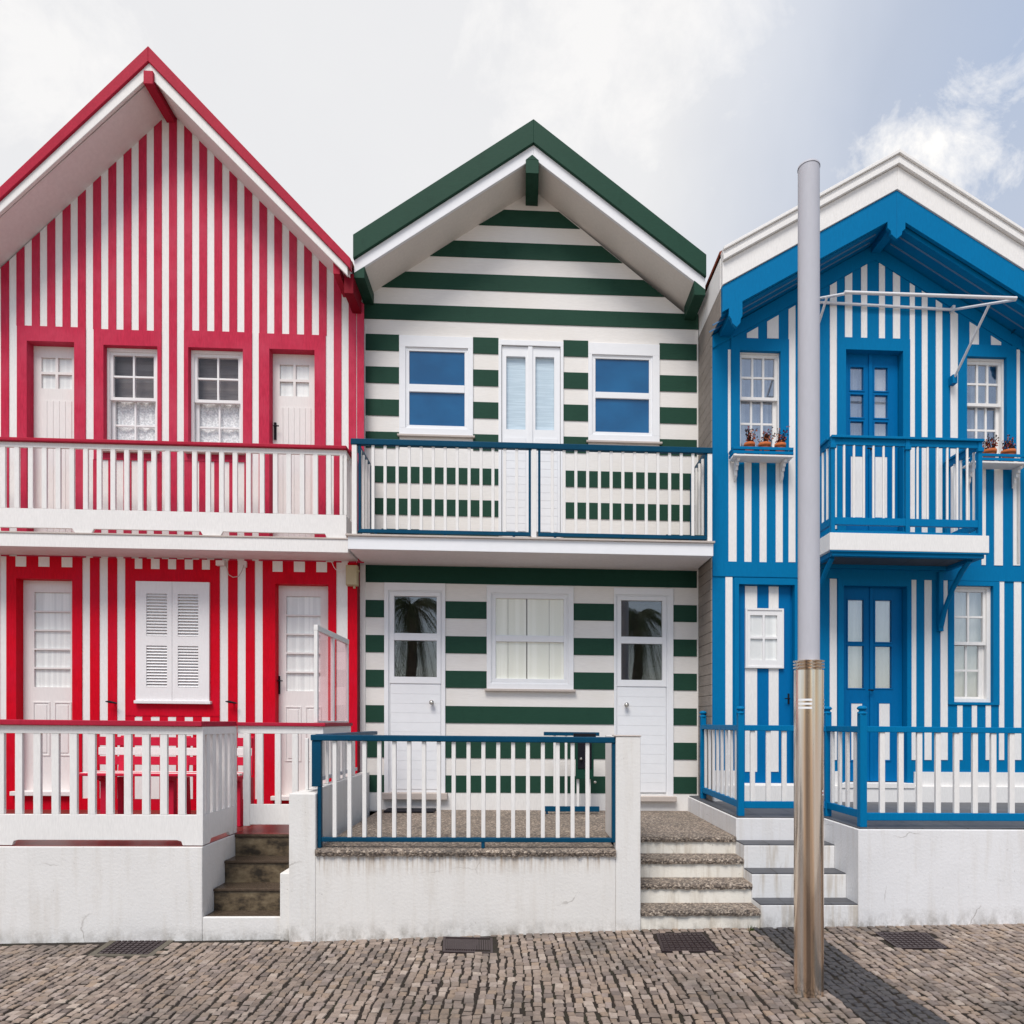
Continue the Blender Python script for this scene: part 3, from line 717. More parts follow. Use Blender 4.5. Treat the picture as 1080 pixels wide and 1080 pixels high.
# balcony
YB = -.49; zt = UZ(564, YB, 150); zbt = UZ(579, YB, 150); xb1 = UX(367.3, YB); xb0 = 2*xa-xb1-.02
s_ = MB(); s_.box(xb0, xb1, YB, YR-.001, zbt+.012, zt, 'white_wood'); s_.box(xb0+.03, xb1-.02, YB+.03, YR-.002, zbt+.008, zbt+.0119, 'soffit_white')
s_.box(xb0, xb1, YB-.012, YB-.0001, zbt, zt-.01, 'white_wood'); s_.box(xb0-.01, xb1+.008, YB-.02, YB+.05, zt-.0095, zt+.004, 'stone_sill')
bal = s_.build('balcony', red, .003)
s_ = MB(); z1_ = UZ(466.8, YB, 180); z0_ = UZ(472.2, YB, 180); zp1 = UZ(539.3, YB, 180); zp0 = zt+.004
rail = MB(); rail.box(xb0, xb1-.01, YB-.03, YB+.05, z1_-.028, z1_+.004, 'red_trim'); rail.box(xb1-.075, xb1+.005, YB+.051, YR-.015, z1_-.028, z1_+.004, 'red_trim')
rg = rail.build('railing', red, .006)
w_ = MB(); w_.box(xb0, xb1-.018, YB, YB+.025, z1_-.075, z1_-.0285, 'white_wood'); w_.box(xb1-.05, xb1-.02, YB+.03, YR-.02, z1_-.075, z1_-.0285, 'white_wood')
w_.build('upper_rail', rg, .003)
w_ = MB(); pz0 = zp0+.002; cut = [(-30, 78.7), (96.3, 213.9), (232.5, 345)]; ch = zt+.045
X = [xb0]; bottom = []
for a, b in cut:
    a = UX(a, YB); b = UX(b, YB); a = max(a, xb0+.05)
    bottom += [(a, pz0), (a+.022, ch), (b-.022, ch), (b, pz0)]
w_.prism([(xb0, pz0)] + bottom + [(xb1-.018, pz0), (xb1-.018, zp1), (xb0, zp1)], YB+.001, YB+.024, 'white_wood')
w_.box(xb1-.045, xb1-.022, YB+.03, YR-.02, pz0, zp1, 'white_wood'); w_.build('skirt_board', rg, .002)
sp = (UX(166.5, YB)-UX(18, YB))/10.27; xg = UX(17.3, YB)
pts = []; x = UX(363, YB); 
i = 0
x = xg
while x < xb1-.02: pts.append((x, YB+.012, zp1)); x += sp
x = xg-sp
while x > xb0+.02 and x > UX(-60, YB): pts.append((x, YB+.012, zp1)); x -= sp
pts.append((xb1-.035, YB+.012, zp1)); pts += [(xb1-.034, YB+.12, zp1), (xb1-.034, YB+.23, zp1)]
chain_balusters(rg, 'baluster', pts, .043, .022, z1_-.074-zp1, 'white_wood')

# ------------------------------------------------------------------ GREEN HOUSE
green = thing('gabled_house', 'green and white horizontally striped house in the middle with a navy railed balcony', 'house', (.05, 0, .6), 'striped beach houses in a row')
def G0(*p): return R(p, 0)
xg0, xg1 = UX(380, 0), UX(736.5, 0); xs0, xs1 = UX(385.8, 0), UX(734.8, 0)
gxa, gza = U(563, 202.6, 0); gl = U(394, 304.5, 0); gr = U(723.4, 331.7, 0)
sl = (gza-gl[1])/(gxa-gl[0]); sr = (gza-gr[1])/(gr[0]-gxa); gm = (sl+sr)/2; grf = roofline(gxa, gza, sl, sr)
wu = [G0(424, 358.5, 496.5, 456), G0(623, 366, 693, 463.5), G0(528.5, 362.5, 592, 561)]
wl = [G0(408.5, 620, 467, 835.5), G0(650.5, 626, 707, 835.5), G0(517.5, 622, 601, 724)]
zmidg = UZ(600, 0, 560)
mb = MB()
wall_sheet(mb, xg0, xg1, FLR-.02, grf(xg1), wu+wl, 0, 'white_clapboard', 'white_upvc', .06)
mb.add([(xg0, 0, grf(xg1)), (xg1, 0, grf(xg1)), (gxa, 0, gza+.02), (xg0, 0, grf(xg0)+.01)], [(0,1,2,3)], 'white_clapboard')
zA = UZ(222.8, 0, 562); perU = (UZ(222.8, 0, 562)-UZ(325.9, 0, 562))/3; hU = UZ(222.8, 0, 562)-UZ(239.8, 0, 562)
fr_u = [G0(421.2, 355.6, 499, 459.8), G0(620.3, 363.3, 695.4, 466.4), G0(525.8, 360.2, 594.2, 575)]
fr_l = [G0(405.6, 615.2, 469.8, 852), G0(647.5, 620.8, 709.8, 852), G0(513.4, 618.4, 604.8, 727)]
def hstripe(z1, z0, cuts, m, x0=None, x1=None):
    x0 = xs0 if x0 is None else x0; x1 = xs1 if x1 is None else x1; segs = [(x0, x1)]
    for c in cuts:
        if c[2] < z0+.02 and c[3] > z1-.02 or (c[2] < z1 and c[3] > z0):
            ns = []
            for a, b in segs:
                if c[1] <= a or c[0] >= b: ns.append((a, b)); continue
                if c[0] > a: ns.append((a, c[0]))
                if c[1] < b: ns.append((c[1], b))
            segs = ns
    for a, b in segs: mb.box(a, b, -.007, 0, z0, z1, m)
for k in range(3):                                  # gable bands clipped to the roof
    z1_ = zA-perU*k; z0_ = z1_-hU; f = lambda z: (gxa-(gza-z)/sl, gxa+(gza-z)/sr)
    a1, b1 = f(z1_); a0, b0 = f(z0_); mb.prism([(a0, z0_), (b0, z0_), (b1, z1_), (a1, z1_)], -.007, 0, 'green')
z1_ = UZ(325.9, 0, 562); hstripe(z1_, z1_-hU*.95, [], 'green', xg0, xg1)
zl_ = [UZ(t, 0, 403) for t in (352.8, 387, 421.3, 455.5, 491.7, 525.5, 560)]
for z in zl_: hstripe(z, max(z-hU, zmidg), [c for c in fr_u if c[3] > z-hU], 'green')
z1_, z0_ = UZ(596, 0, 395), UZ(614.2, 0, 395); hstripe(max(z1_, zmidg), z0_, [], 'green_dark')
hL = UZ(632.9, 0, 395)-UZ(651, 0, 395)
for t in (632.9, 669.8, 706.4, 743.7, 780.6, 817.3):
    z = UZ(t, 0, 395); hstripe(z, z-hL, fr_l, 'green')
mb.box(xg0, xs0-.002, -.012, 0, FLR, UZ(342, 0, 383), 'white_wood')         # corner boards
mb.box(xg0, xg1, -.012, 0, FLR-.01, UZ(837, 0, 560), 'white_wood')
house_shell(mb, xg0, xg1, -.3, grf(xg0), grf(xg1), gxa, gza, 0, 8, 'white_clapboard', 'green_dark')
mb.build('wall', green)
YGF = -.40
ax, at = U(562.7, 128.3, YGF); abz = UZ(152.8, YGF, 562.7); acz = UZ(167, YGF, 562.4)
lx, lt = U(373.1, 249.6, YGF); lb = UZ(274.5, YGF, 373); lc = UZ(288, YGF, 373)
rx, rt = U(744.2, 270.6, YGF); rb = UZ(293.6, YGF, 744); rc = UZ(305.6, YGF, 744)
roof = MB(); chevron(roof, lx, ax, rx, (lt, at, rt), (lb, abz, rb), YGF-.03, YGF+.04, 'green')
chevron(roof, lx+.003, ax, rx-.003, (lb, abz, rb), (lc, acz, rc), YGF, YGF+.03, 'white_upvc')
chevron(roof, lx+.006, ax, rx-.006, (lt-.01, at-.01, rt-.01), (lc+.012, acz+.012, rc+.012), YGF+.04, 8.1, 'soffit_grey')
chevron(roof, lx, ax, rx, (lt+.015, at+.015, rt+.015), (lt-.005, at-.005, rt-.005), YGF+.05, 8.15, 'tile_roof')
gro = roof.build('roof', green, .003)
bb = MB(); a0 = U(554.5, 167, YGF); a1 = U(568.2, 184, YGF); bb.box(a0[0], a1[0], YGF-.012, -.001, a1[1], a0[1]-.02, 'green')
bb.prism([(a0[0], a0[1]-.02), (a1[0], a0[1]-.02), ((a0[0]+a1[0])/2, a0[1]+.03)], YGF-.012, YGF, 'green'); bb.build('ridge_beam', gro, .003)
bb = MB(); xx = UX(384.7, YGF); bb.prism([(lx+.004, UZ(294, YGF, 380)), (xx, UZ(294, YGF, 380)), (xx, lc+(xx-lx)*sl-.006), (lx+.004, lc-.004)], YGF-.012, -.001, 'green'); bb.build('eave_beam', gro, .003); bb = MB()
xx = UX(732, YGF); bb.prism([(rx-.004, UZ(312, YGF, 738)), (xx, UZ(312, YGF, 738)), (xx, rc+(rx-xx)*sr-.006), (rx-.004, rc-.004)], YGF-.012, -.001, 'green')
bb.build('eave_beam', gro, .003)

def casing(root, outer, inner, y0, y1, name='window', m='white_upvc', sill=None):
    d = MB(); frame_ring(d, outer, inner, y0, y1, m)
    i2 = (inner[0]+.014, inner[1]-.014, inner[2]+.014 if inner[2] > outer[2] else inner[2], inner[3]-.014); frame_ring(d, inner, i2, y0+.012, y1+.02, m)
    ob = d.build(name, root, .002)
    if sill: s_ = MB(); s_.box(*sill); s_.build('sill', ob, .002)
    return ob
for fo, gl_, ry, sl_ in ((fr_u[0], (431.7, 371, 490, 449), (406, 414), (419.5, 459.6, 501, 461)), (fr_u[1], (628, 379, 684.5, 456), (414.2, 420.7), (618.3, 466, 698, 467.6))):
    q = R(gl_, 0); zr1, zr0 = UZ(ry[0], 0, (gl_[0]+gl_[2])/2), UZ(ry[1], 0, (gl_[0]+gl_[2])/2)
    inner = (q[0]-.035, q[1]+.035, q[2]-.035, q[3]+.035)
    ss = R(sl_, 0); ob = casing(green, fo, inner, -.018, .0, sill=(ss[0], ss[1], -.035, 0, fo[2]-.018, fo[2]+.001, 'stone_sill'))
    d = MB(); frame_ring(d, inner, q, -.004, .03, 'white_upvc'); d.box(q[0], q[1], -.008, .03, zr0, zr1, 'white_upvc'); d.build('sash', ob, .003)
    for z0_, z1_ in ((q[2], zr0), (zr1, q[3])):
        g = MB(); g.box(q[0]-.002, q[1]+.002, .010, .016, z0_-.002, z1_+.002, 'glass_painted_sky'); g.build('pane', ob)
# balcony door: two glazed leaves over clapboard-like panels
fo = fr_u[2]; BZ = UZ(566, 0, 560); fo = (fo[0], fo[1], BZ, fo[3]); xm = UX(559.3, 0)
q1 = R((534, 375.8, 554.2, 452.8), 0); q2 = R((564.7, 376.5, 584.5, 453.5), 0); inn = (fo[0]+.03, fo[1]-.03, BZ, fo[3]-.05)
d = MB(); frame_ring(d, fo, inn, -.018, .0, 'white_upvc'); 
wall_sheet(d, inn[0]+.004, xm-.002, BZ, inn[3]-.004, [q1], .0, 'white_upvc', 'white_upvc', .03); wall_sheet(d, xm+.002, inn[1]-.004, BZ, inn[3]-.004, [q2], .0, 'white_upvc', 'white_upvc', .03)
d.box(xm-.022, xm+.022, -.012, .01, BZ, inn[3]-.004, 'white_upvc')
for a, b in ((inn[0]+.03, xm-.045), (xm+.045, inn[1]-.03)):
    z1_ = UZ(462, 0, 560); n = 12
    for i in range(n): c = BZ+.05+(z1_-BZ-.05)*i/n; e = BZ+.05+(z1_-BZ-.05)*(i+1)/n; d.box(a, b, -.006, .001, c+.0006, e-.0006, 'white_upvc')
ob = d.build('balcony_door', green, .0015)
for q in (q1, q2): g = MB(); g.box(q[0]-.002, q[1]+.002, .012, .016, q[2]-.002, q[3]+.002, 'glass'); g.build('pane', ob)
c = MB(); c.box(q1[0]-.02, q2[1]+.02, .035, .04, q1[2]-.02, q1[3]+.02, 'pale_blind'); c.build('blind', ob)
# ground floor doors
for fo, pn, kn, sill in ((fr_l[0], ((415.8, 629, 460.8, 668), (415.8, 675.5, 460.8, 714)), (455.5, 741), (403.5, 836, 472, 843)),
                         (fr_l[1], ((655, 633.5, 698.4, 671.8), (655, 679, 698.4, 717.3)), (660.5, 743.5), (646, 839.5, 713, 845))):
    zb0 = UZ(sill[1], 0, fo and (sill[0]+sill[2])/2); fo = (fo[0], fo[1], zb0, fo[3])
    q1, q2 = R(pn[0], 0), R(pn[1], 0); inn = (q1[0]-.055, q1[1]+.055, zb0, q1[3]+.055)
    d = MB(); frame_ring(d, fo, inn, -.02, .0, 'white_upvc'); frame_ring(d, inn, (inn[0]+.012, inn[1]-.012, zb0, inn[3]-.012), -.008, .02, 'white_upvc')
    lf = (inn[0]+.014, inn[1]-.014, zb0+.006, inn[3]-.014)
    wall_sheet(d, lf[0], lf[1], lf[2], lf[3], [q1, q2], .0, 'white_upvc', 'white_upvc', .03)
    zt_ = q2[2]-.075; n = 11; zz0 = lf[2]+.03
    frame_ring(d, (lf[0], lf[1], q2[2]-.065, lf[3]), (q1[0]+.0, q1[1]-.0, q2[2], q1[3]), -.012, .001, 'white_upvc')
    for i in range(n): c = zz0+(zt_-zz0)*i/n; e = zz0+(zt_-zz0)*(i+1)/n; d.box(lf[0]+.006, lf[1]-.006, -.006, .001, c+.0006, e-.0006, 'white_upvc')
    d.box(q1[0], q1[1], -.0115, .03, q2[3], q1[2], 'white_upvc')
    ob = d.build('door', green, .0015)
    for q in (q1, q2): g = MB(); g.box(q[0]-.002, q[1]+.002, .012, .016, q[2]-.002, q[3]+.002, 'glass_door'); g.build('pane', ob)
    hb = MB(); hx, hz = U(*kn, -.02); hb.tube([(hx, .001, hz), (hx, -.03, hz)], [.02, .012], 'chrome', 12); hb.tube([(hx, -.03, hz), (hx, -.04, hz), (hx, -.055, hz), (hx, -.062, hz)], [.014, .024, .024, .01], 'chrome', 14); hb.build('door_knob', ob)
    s_ = MB(); ss = R(sill, -.03); s_.box(ss[0], ss[1], -.07, .02, ss[2], zb0+.001, 'stone_sill'); s_.build('threshold', ob, .004)
    r_ = MB(); r_.box(q1[0]-.1, q1[1]+.1, .30, .31, q2[2]-.1, q1[3]+.1, 'room_dark'); r_.build('curtain', ob)  # flat near-black sheet painted as the unlit room behind the panes
fo = fr_l[2]; q = R((522.8, 631.5, 594.5, 716), 0); ob = casing(green, fo, (q[0]-.045, q[1]+.045, q[2]-.05, q[3]+.05), -.02, .0, sill=(fo[0]-.02, fo[1]+.02, -.045, 0, fo[2]-.022, fo[2]+.001, 'stone_sill'))
zr1, zr0 = UZ(670.3, 0, 558), UZ(677, 0, 558); d = MB(); inner = (q[0]-.031, q[1]+.031, q[2]-.036, q[3]+.036)
frame_ring(d, inner, q, -.008, .03, 'white_upvc'); d.box(q[0], q[1], -.008, .03, zr0, zr1, 'white_upvc'); d.build('sash', ob, .003)
for z0_, z1_ in ((q[2], zr0), (zr1, q[3])): g = MB(); g.box(q[0]-.002, q[1]+.002, .012, .016, z0_-.002, z1_+.002, 'glass'); g.build('pane', ob)
c = MB(); xm = UX(555.6, 0)
for a, b in ((q[0]-.02, UX(535.5, 0)), (UX(535.5, 0)+.004, xm-.006), (xm+.006, UX(579.5, 0)-.004), (UX(579.5, 0), q[1]+.02)): c.box(a, b, .019, .024, q[2]-.001, q[3]+.001, 'warm_blind')
c.box(q[0]-.02, q[1]+.02, .05, .052, q[2]-.02, q[3]+.02, 'stone_sill'); c.build('inner_shutter', ob)
# balcony
YB = -.61; x0_, x1_ = UX(367.2, YB), UX(752, YB); zt = UZ(567.5, YB, 560); zf0 = UZ(583, YB, 560)
s_ = MB(); s_.box(x0_, x1_, YB, -.021, zf0+.006, zt-.018, 'white_upvc'); s_.box(x0_+.01, x1_-.01, YB+.012, -.022, zf0+.001, zf0+.0055, 'soffit_white')
s_.box(x0_, x1_, YB-.01, YB-.0003, zf0, zt-.018, 'white_upvc'); s_.box(x0_-.018, x1_+.012, YB-.03, -.001, zt-.0175, zt, 'stone_sill'); s_.build('balcony', green, .003)
YRL = YB+.02; zr1, zr0 = UZ(468, YRL, 560), UZ(474.3, YRL, 560); zb1, zb0 = UZ(563.5+1, YRL, 560)+.0, UZ(568, YRL, 560)
zb0 = zt+.022; zb1 = zb0+.034
ra = MB(); ra.box(UX(370.3, YRL), UX(751, YRL), YRL-.025, YRL+.025, zr0, zr1, 'navy'); 
for px in (374, 747.5): x = UX(px, YRL); ra.box(x-.02, x+.02, YRL+.026, -.02, zr0+.006, zr1, 'navy')
rg = ra.build('railing', green, .006)
wpost = MB()
for a, b in ((371.6, 376.5), (560.5, 566), (746, 750.5)): x = UX((a+b)/2, YRL); wpost = MB(); wpost.box(x-.022, x+.022, YRL-.018, YRL+.022, zt, zr0, 'white_wood'); wpost.build('post', rg, .003)
for a, b in ((378.2, 560), (567.5, 745.4)):
    a, b = UX(a, YRL), UX(b, YRL); f_ = MB(); f_.box(a, b, YRL-.014, YRL+.014, zb0, zb1, 'navy'); f_.box(a, a+.022, YRL-.014, YRL+.014, zb1, zr0, 'navy'); f_.box(b-.022, b, YRL-.014, YRL+.014, zb1, zr0, 'navy')
    for x in (a+.1*(b-a), (a+b)/2, b-.1*(b-a)): f_.box(x-.012, x+.012, YRL-.010, YRL+.010, zt, zb0, 'navy')
    f_.build('railing_frame', rg, .003)
    n = 13; pts = [(a+.022+(b-a-.044)*(i+1)/(n+1), YRL, zb1-.004) for i in range(n)]; chain_balusters(rg, 'baluster', pts, .027, .02, zr0-zb1+.006, 'white_wood')
for px, s in ((377, 1), (744.5, -1)):
    x = UX(px, YRL); f_ = MB(); f_.box(x-.012, x+.012, YRL+.05, -.04, zb0, zb1, 'navy'); f_.box(x-.012, x+.012, -.06, -.03, zb1, zr0, 'navy'); f_.build('railing_frame', rg, .003)
    pts = [(x, YRL+.12+i*.115, zb1) for i in range(4)]; chain_balusters(rg, 'baluster', pts, .022, .022, zr0-zb1, 'white_wood')

# ------------------------------------------------------------------ BLUE HOUSE
YL = -.465
blue = thing('gabled_house', 'blue and white vertically striped house with a small balcony behind the steel pole', 'house', (3.4, YL, .78), 'striped beach houses in a row')
def RB(*p): return R(p, YL)
BF = EYE-.722
bxa, bza = U(922, 259, YL); bx0 = UX(751.3, YL); bx1 = 2*bxa-bx0; sp_ = .585; brf = roofline(bxa, bza, sp_, sp_)
zband1, zband0 = UZ(593, YL, 800), UZ(608.7, YL, 800)
uo = [RB(780, 370.7, 822.7, 473.5), RB(1019, 377, 1060.7, 480), RB(891.6, 370, 951.7, 560)]
lo = [RB(779, 616.7, 837.7, 828), RB(889.3, 618.3, 956, 827), RB(1005.6, 618, 1046.6, 740.7)]
mb = MB(); zB0 = UZ(829, YL, 930)
wall_sheet(mb, bx0, bx1, zB0-.2, brf(bx1), uo+lo, YL, 'blue', 'blue', .08)
mb.add([(bx0, YL, brf(bx0)), (bx1, YL, brf(bx1)), (bxa, YL, bza+.02)], [(0,1,2)], 'blue')
inset = roofline(bxa, bza-.14, .60, .60)
w_u = [(768.3, 776.7), (875.2, 882.4), (959.3, 964.5), (972, 978), (986.7, 993.5), (1002.2, 1010)]
cut_u = [RB(770.7, 357.7, 831.7, 474), RB(1010, 364.5, 1071, 480), RB(882.4, 357.3, 959.2, 585)]
topz = zband1
def ws(a, b, t, bo, y_=.006, roof=None):
    q = RB(a, t, b, bo); 
    if roof: vstripe(mb, q[0], q[1], q[2], 0, YL-y_, YL, [], 'white_wood', roof)
    else: mb.box(q[0], q[1], YL-y_, YL, q[2], q[3], 'white_wood')
for a, b in ((787.7, 799.3), (809, 821)): ws(a, b, 320, 357.2, roof=inset)
ws(831.5, 838.7, 300, 593, roof=inset); ws(767.7, 770.5, 369, 478); ws(768.2, 776.7, 478, 593); ws(785, 792.3, 476, 593); ws(801, 808.3, 476, 593); ws(818, 825.3, 476, 593)
ws(849, 857, 300, 593, roof=inset)
ws(875.2, 882.3, 294, 558, roof=inset)
for a, b in ((891, 898.5), (908, 914.3), (926.9, 933), (941.6, 949)): ws(a, b, 280, 357.3, roof=inset)
for a, b in ((959.4, 964.5), (972, 977.9), (986.8, 993.4), (1002.2, 1009.9)): ws(a, b, 300, 594.5, roof=inset)
for a, b in ((1022.4, 1032), (1045, 1055.5)): ws(a, b, 340, 364.2, roof=inset)
ws(1071.8, 1075.2, 369, 595.5); ws(1020, 1022.5, 482, 596); ws(1035, 1039.3, 482, 596); ws(1048.3, 1057.3, 482, 596.5); ws(1068.3, 1075.5, 482, 596.5); ws(1086, 1093, 330, 597, roof=inset); ws(1102, 1109, 330, 597, roof=inset); ws(1119, 1126, 330, 597, roof=inset)
ws(765, 772.3, 608.7, 815)
for a, b in ((875, 882.3), (960.8, 966), (974.8, 982.2), (991.7, 999.2), (1053.4, 1058.7), (1069, 1076.6), (1086, 1093), (1102, 1109), (1119, 1126)): ws(a, b, 610.5 if a < 1000 else 612.5, 801.5)
for a, b in ((1009.4, 1014.8), (1024.7, 1030), (1039.3, 1044.7)): ws(a, b, 744, 801.5)
ws(845, 853, 609.5, 801)
# surrounds and the string board
for c, o_ in zip(cut_u, uo): c = (c[0], c[1], max(c[2], zband1), c[3]); frame_ring(mb, c, (o_[0], o_[1], max(o_[2], c[2]), o_[3]), YL-.014, YL, 'blue')
for s_, o_ in ((RB(774, 610, 843.5, 828), lo[0]), (RB(883.2, 611, 960.6, 828), lo[1]), (RB(999.4, 613.3, 1053.3, 743.3), lo[2])): frame_ring(mb, s_, o_, YL-.014, YL, 'blue')
mb.box(bx0, bx1, YL-.010, YL, zband0+.0, zband1, 'blue')
# gable frieze: board following the roof, so the stripe ends sit below it
mb.prism([(bx0, brf(bx0)-.12), (bxa, bza-.14), (bxa, bza), (bx0, brf(bx0))], YL-.010, YL, 'blue'); mb.prism([(bxa, bza-.14), (bx1, brf(bx1)-.12), (bx1, brf(bx1)), (bxa, bza)], YL-.010, YL, 'blue')
q = RB(845, 814, 1100, 829); d0, d1 = lo[1][0]-.06, lo[1][1]+.07
e0_, e1_ = lo[0][0]-.02, lo[0][1]+.02
for a, b in ((bx0, e0_), (e1_, d0), (d1, bx1)): mb.box(a, b, YL-.016, YL, q[2], q[3], 'white_wood')
mb.box(bx0+.001, bx1, YL-.05, YL, BF-.05, q[2], 'white_wood')
house_shell(mb, bx0, bx1, -.3, brf(bx0), brf(bx1), bxa, bza, YL, 8, 'blue', 'grey_plank')
zz = BF-.1
while zz < brf(bx0)-.02:                             # overlapping side boards
    mb.xprism([(YL+.004, 0), (3.2, 0)][:0] or [(YL+.002, zz), (3.0, zz), (3.0, min(zz+.095, brf(bx0)-.005)), (YL+.002, min(zz+.095, brf(bx0)-.005))], bx0-.012, bx0-.002, 'grey_plank'); zz += .1
mb.build('wall', blue)
YLF = -.80
ax, at = U(945.7, 162, YLF); lx, lt = U(762, 264, YLF); tw = at-lt; 
def lv_(apx, apy, lpx, lpy): return UZ(apy, YLF, apx), UZ(lpy, YLF, lpx)
rx = 2*ax-lx; L0 = (at, lt); L1 = lv_(945, 166, 762, 267.5); L2 = lv_(945, 170.5, 762, 272); L3 = lv_(945, 176, 762, 277.5); L4 = lv_(944.3, 200.5, 762, 301.5); L5 = lv_(943, 230, 762, 329)
roof = MB()
for (a, b, y0, y1, m_) in ((L0, L1, -.055, .05, 'white_wood'), (L1, L2, -.035, .05, 'white_wood'), (L2, L3, -.045, .05, 'white_wood'), (L3, L4, -.012, .04, 'white_wood')):
    chevron(roof, lx-.002, ax, rx+.002, (a[1], a[0], a[1]), (b[1]+.003, b[0]+.003, b[1]+.003), YLF+y0, YLF+y1, m_)
ro = None
half = [(762, 329), (768.9, 325.2), (768.9, 333), (771.5, 336.5), (772.5, 341), (777, 345), (781, 340.5), (781.5, 336), (783.2, 333), (783.2, 317.8), (936.2, 233.9), (936.4, 240.5), (939.6, 243.5), (940, 247), (943, 252)]
hp = [U(a, b, YLF) for a, b in half]; hp[-1] = (ax, hp[-1][1]); lft = hp; rgt = [(2*ax-x, z) for x, z in hp[::-1]][1:]
roof.prism([(lx, L4[1])] + lft + [(ax, L4[0])], YLF, YLF+.035, 'blue'); roof.prism([(ax, L4[0])] + [(ax, hp[-1][1])] + rgt + [(2*ax-lx, L4[1])], YLF, YLF+.035, 'blue')
so_ap = (at+.0-.30, 0); zs = bza+.012
soff = lambda x: zs-.585*abs(x-bxa)
s0 = zs + (0); xm_ = bxa
# roof deck: soffit follows the wall gable; boards with small gaps run across
lx2, rx2 = lx+.004, rx-.004
roof.prism([(lx2, soff(lx2)), (xm_, zs), (xm_, at-.05), (lx2, lt-.05)], YLF+.05, 8.1, 'blue'); roof.prism([(xm_, zs), (rx2, soff(rx2)), (rx2, lt-.05), (xm_, at-.05)], YLF+.05, 8.1, 'blue')
roof.prism([(lx-.01, lt-.005), (ax, at-.005), (ax, at+.03), (lx-.01, lt+.03)], YLF+.06, 8.2, 'tile_roof'); roof.prism([(ax, at-.005), (rx+.01, lt-.005), (rx+.01, lt+.03), (ax, at+.03)], YLF+.06, 8.2, 'tile_roof')
roof.box(lx2-.008, lx2-.001, YLF+.0505, 8, soff(lx2)-.0, L4[1], 'grey_plank'); roof.box(lx2-.010, lx2-.001, YLF+.0505, 8, L4[1]+.001, lt-.04, 'white_wood')
bro = roof.build('roof', blue, .003)
bt_ = MB()
for yy in (YLF+.12, YLF+.23):
    for sgn in (-1, 1):
        a = (bxa+sgn*.10, yy, zs-.06-.004); b = (bxa+sgn*1.62, yy, soff(bxa+1.62)-.004); bt_.bar(a, b, .008, .012, 'batten_blue')
bt_.build('soffit_batten', bro)
bb = MB(); bb.box(UX(938, YLF), UX(947.8, YLF), YLF+.036, YL, UZ(241, YLF, 943), UZ(222, YLF, 943), 'blue'); bb.build('ridge_beam', bro, .003)
bb = MB(); a0 = UX(769.5, YLF); a1 = UX(782.5, YLF)
for x0_, x1_ in ((a0, a1), (2*ax-a1, 2*ax-a0)): bb = MB(); bb.box(x0_, x1_, YLF+.036, YL, UZ(334, YLF, 776), UZ(318, YLF, 776), 'blue'); bb.build('eave_beam', bro, .003)

# windows and doors of the blue house
YW = YL+.035
for o_, tp, bt, cols, bk, kt in ((uo[0], (781.5, 377.5, 817, 417.5), (781.5, 426.5, 815, 470), 3, 'blue_curtain', .01), (uo[1], (1020.5, 384.5, 1053, 424), (1020.5, 433, 1050.5, 477), 3, 'blue_curtain', .01),
                             (lo[2], (1006.8, 624.3, 1037, 676), (1006.8, 683, 1032.5, 733.8), 2, 'net_curtain', .01)):
    t_ = R(tp, YW); b_ = R(bt, YW+.03); t_ = (max(t_[0], o_[0]+.032), t_[1], t_[2], t_[3]); b_ = (max(b_[0], o_[0]+.034), b_[1], max(b_[2], o_[2]+.04), b_[3])
    sash_window(blue, o_, YW, 'white_wood', t_, b_, cols, 2, bk, bk, mun=.02, glassm='glass_bright')
def leaf_door(o, y, panes, panels, handle_at):
    x0, x1, z0, z1 = o; xm = (x0+x1)/2
    for a, b, s in ((x0+.002, xm-.0015, 0), (xm+.0015, x1-.002, 1)):
        d = MB(); ps = [p for p in panes if a < (p[0]+p[1])/2 < b]; wall_sheet(d, a, b, z0, z1, ps, y, 'blue_door', 'blue_door', .035)
        for p in ps: frame_ring(d, (p[0]-.012, p[1]+.012, p[2]-.012, p[3]+.012), p, y-.006, y+.001, 'blue_door')
        for p in panels:
            if a < (p[0]+p[1])/2 < b: frame_ring(d, (p[0]-.014, p[1]+.014, p[2]-.014, p[3]+.014), p, y-.006, y+.001, 'blue_door'); d.box(p[0], p[1], y-.003, y+.001, p[2], p[3], 'white_wood')
        if s: d.box(xm-.016, xm+.016, y-.014, y-.0005, z0, z1, 'blue_door')
        ob = d.build('door', blue, .0015)
        for p in ps: g = MB(); g.box(p[0]-.002, p[1]+.002, y+.014, y+.018, p[2]-.002, p[3]+.002, 'glass_bright'); g.build('pane', ob)
        c = MB(); wavy(c, a+.02, b-.02, z0+.3, z1-.03, y+.047, 'net_curtain' if (s or o is not uo_d) else 'blue_curtain', .006, 3); c.build('curtain', ob)
        if s: h_ = MB(); h_.tube([(xm, y-.002, handle_at), (xm, y-.045, handle_at), (xm-.05, y-.05, handle_at)], .007, 'dark_plastic', 6); h_.build('handle', ob)
YD = YL+.07; uo_d = uo[2]
panes = [R(p, YD) for p in ((896.7, 387.3, 910.5, 411.7), (896.7, 416.3, 910.5, 440.3), (896.7, 444.7, 910.5, 468), (922.2, 388, 936, 412.5), (922.2, 417, 936, 441), (922.2, 445.5, 936, 469))]
panels = [R(p, YD) for p in ((897.2, 481.6, 909.8, 545.7), (922.8, 482, 935.5, 546))]
ud = (uo_d[0], UX(947, YD), UZ(560, YD, 915), uo_d[3]); uo_d = ud; leaf_door(ud, YD, panes, panels, UZ(475, YD, 915))
panes = [R(p, YD) for p in ((894.2, 632.7, 911, 676.7), (894.2, 681.3, 911, 725.7), (923, 633.3, 940.3, 677.2), (923, 682, 940.3, 725.8))]
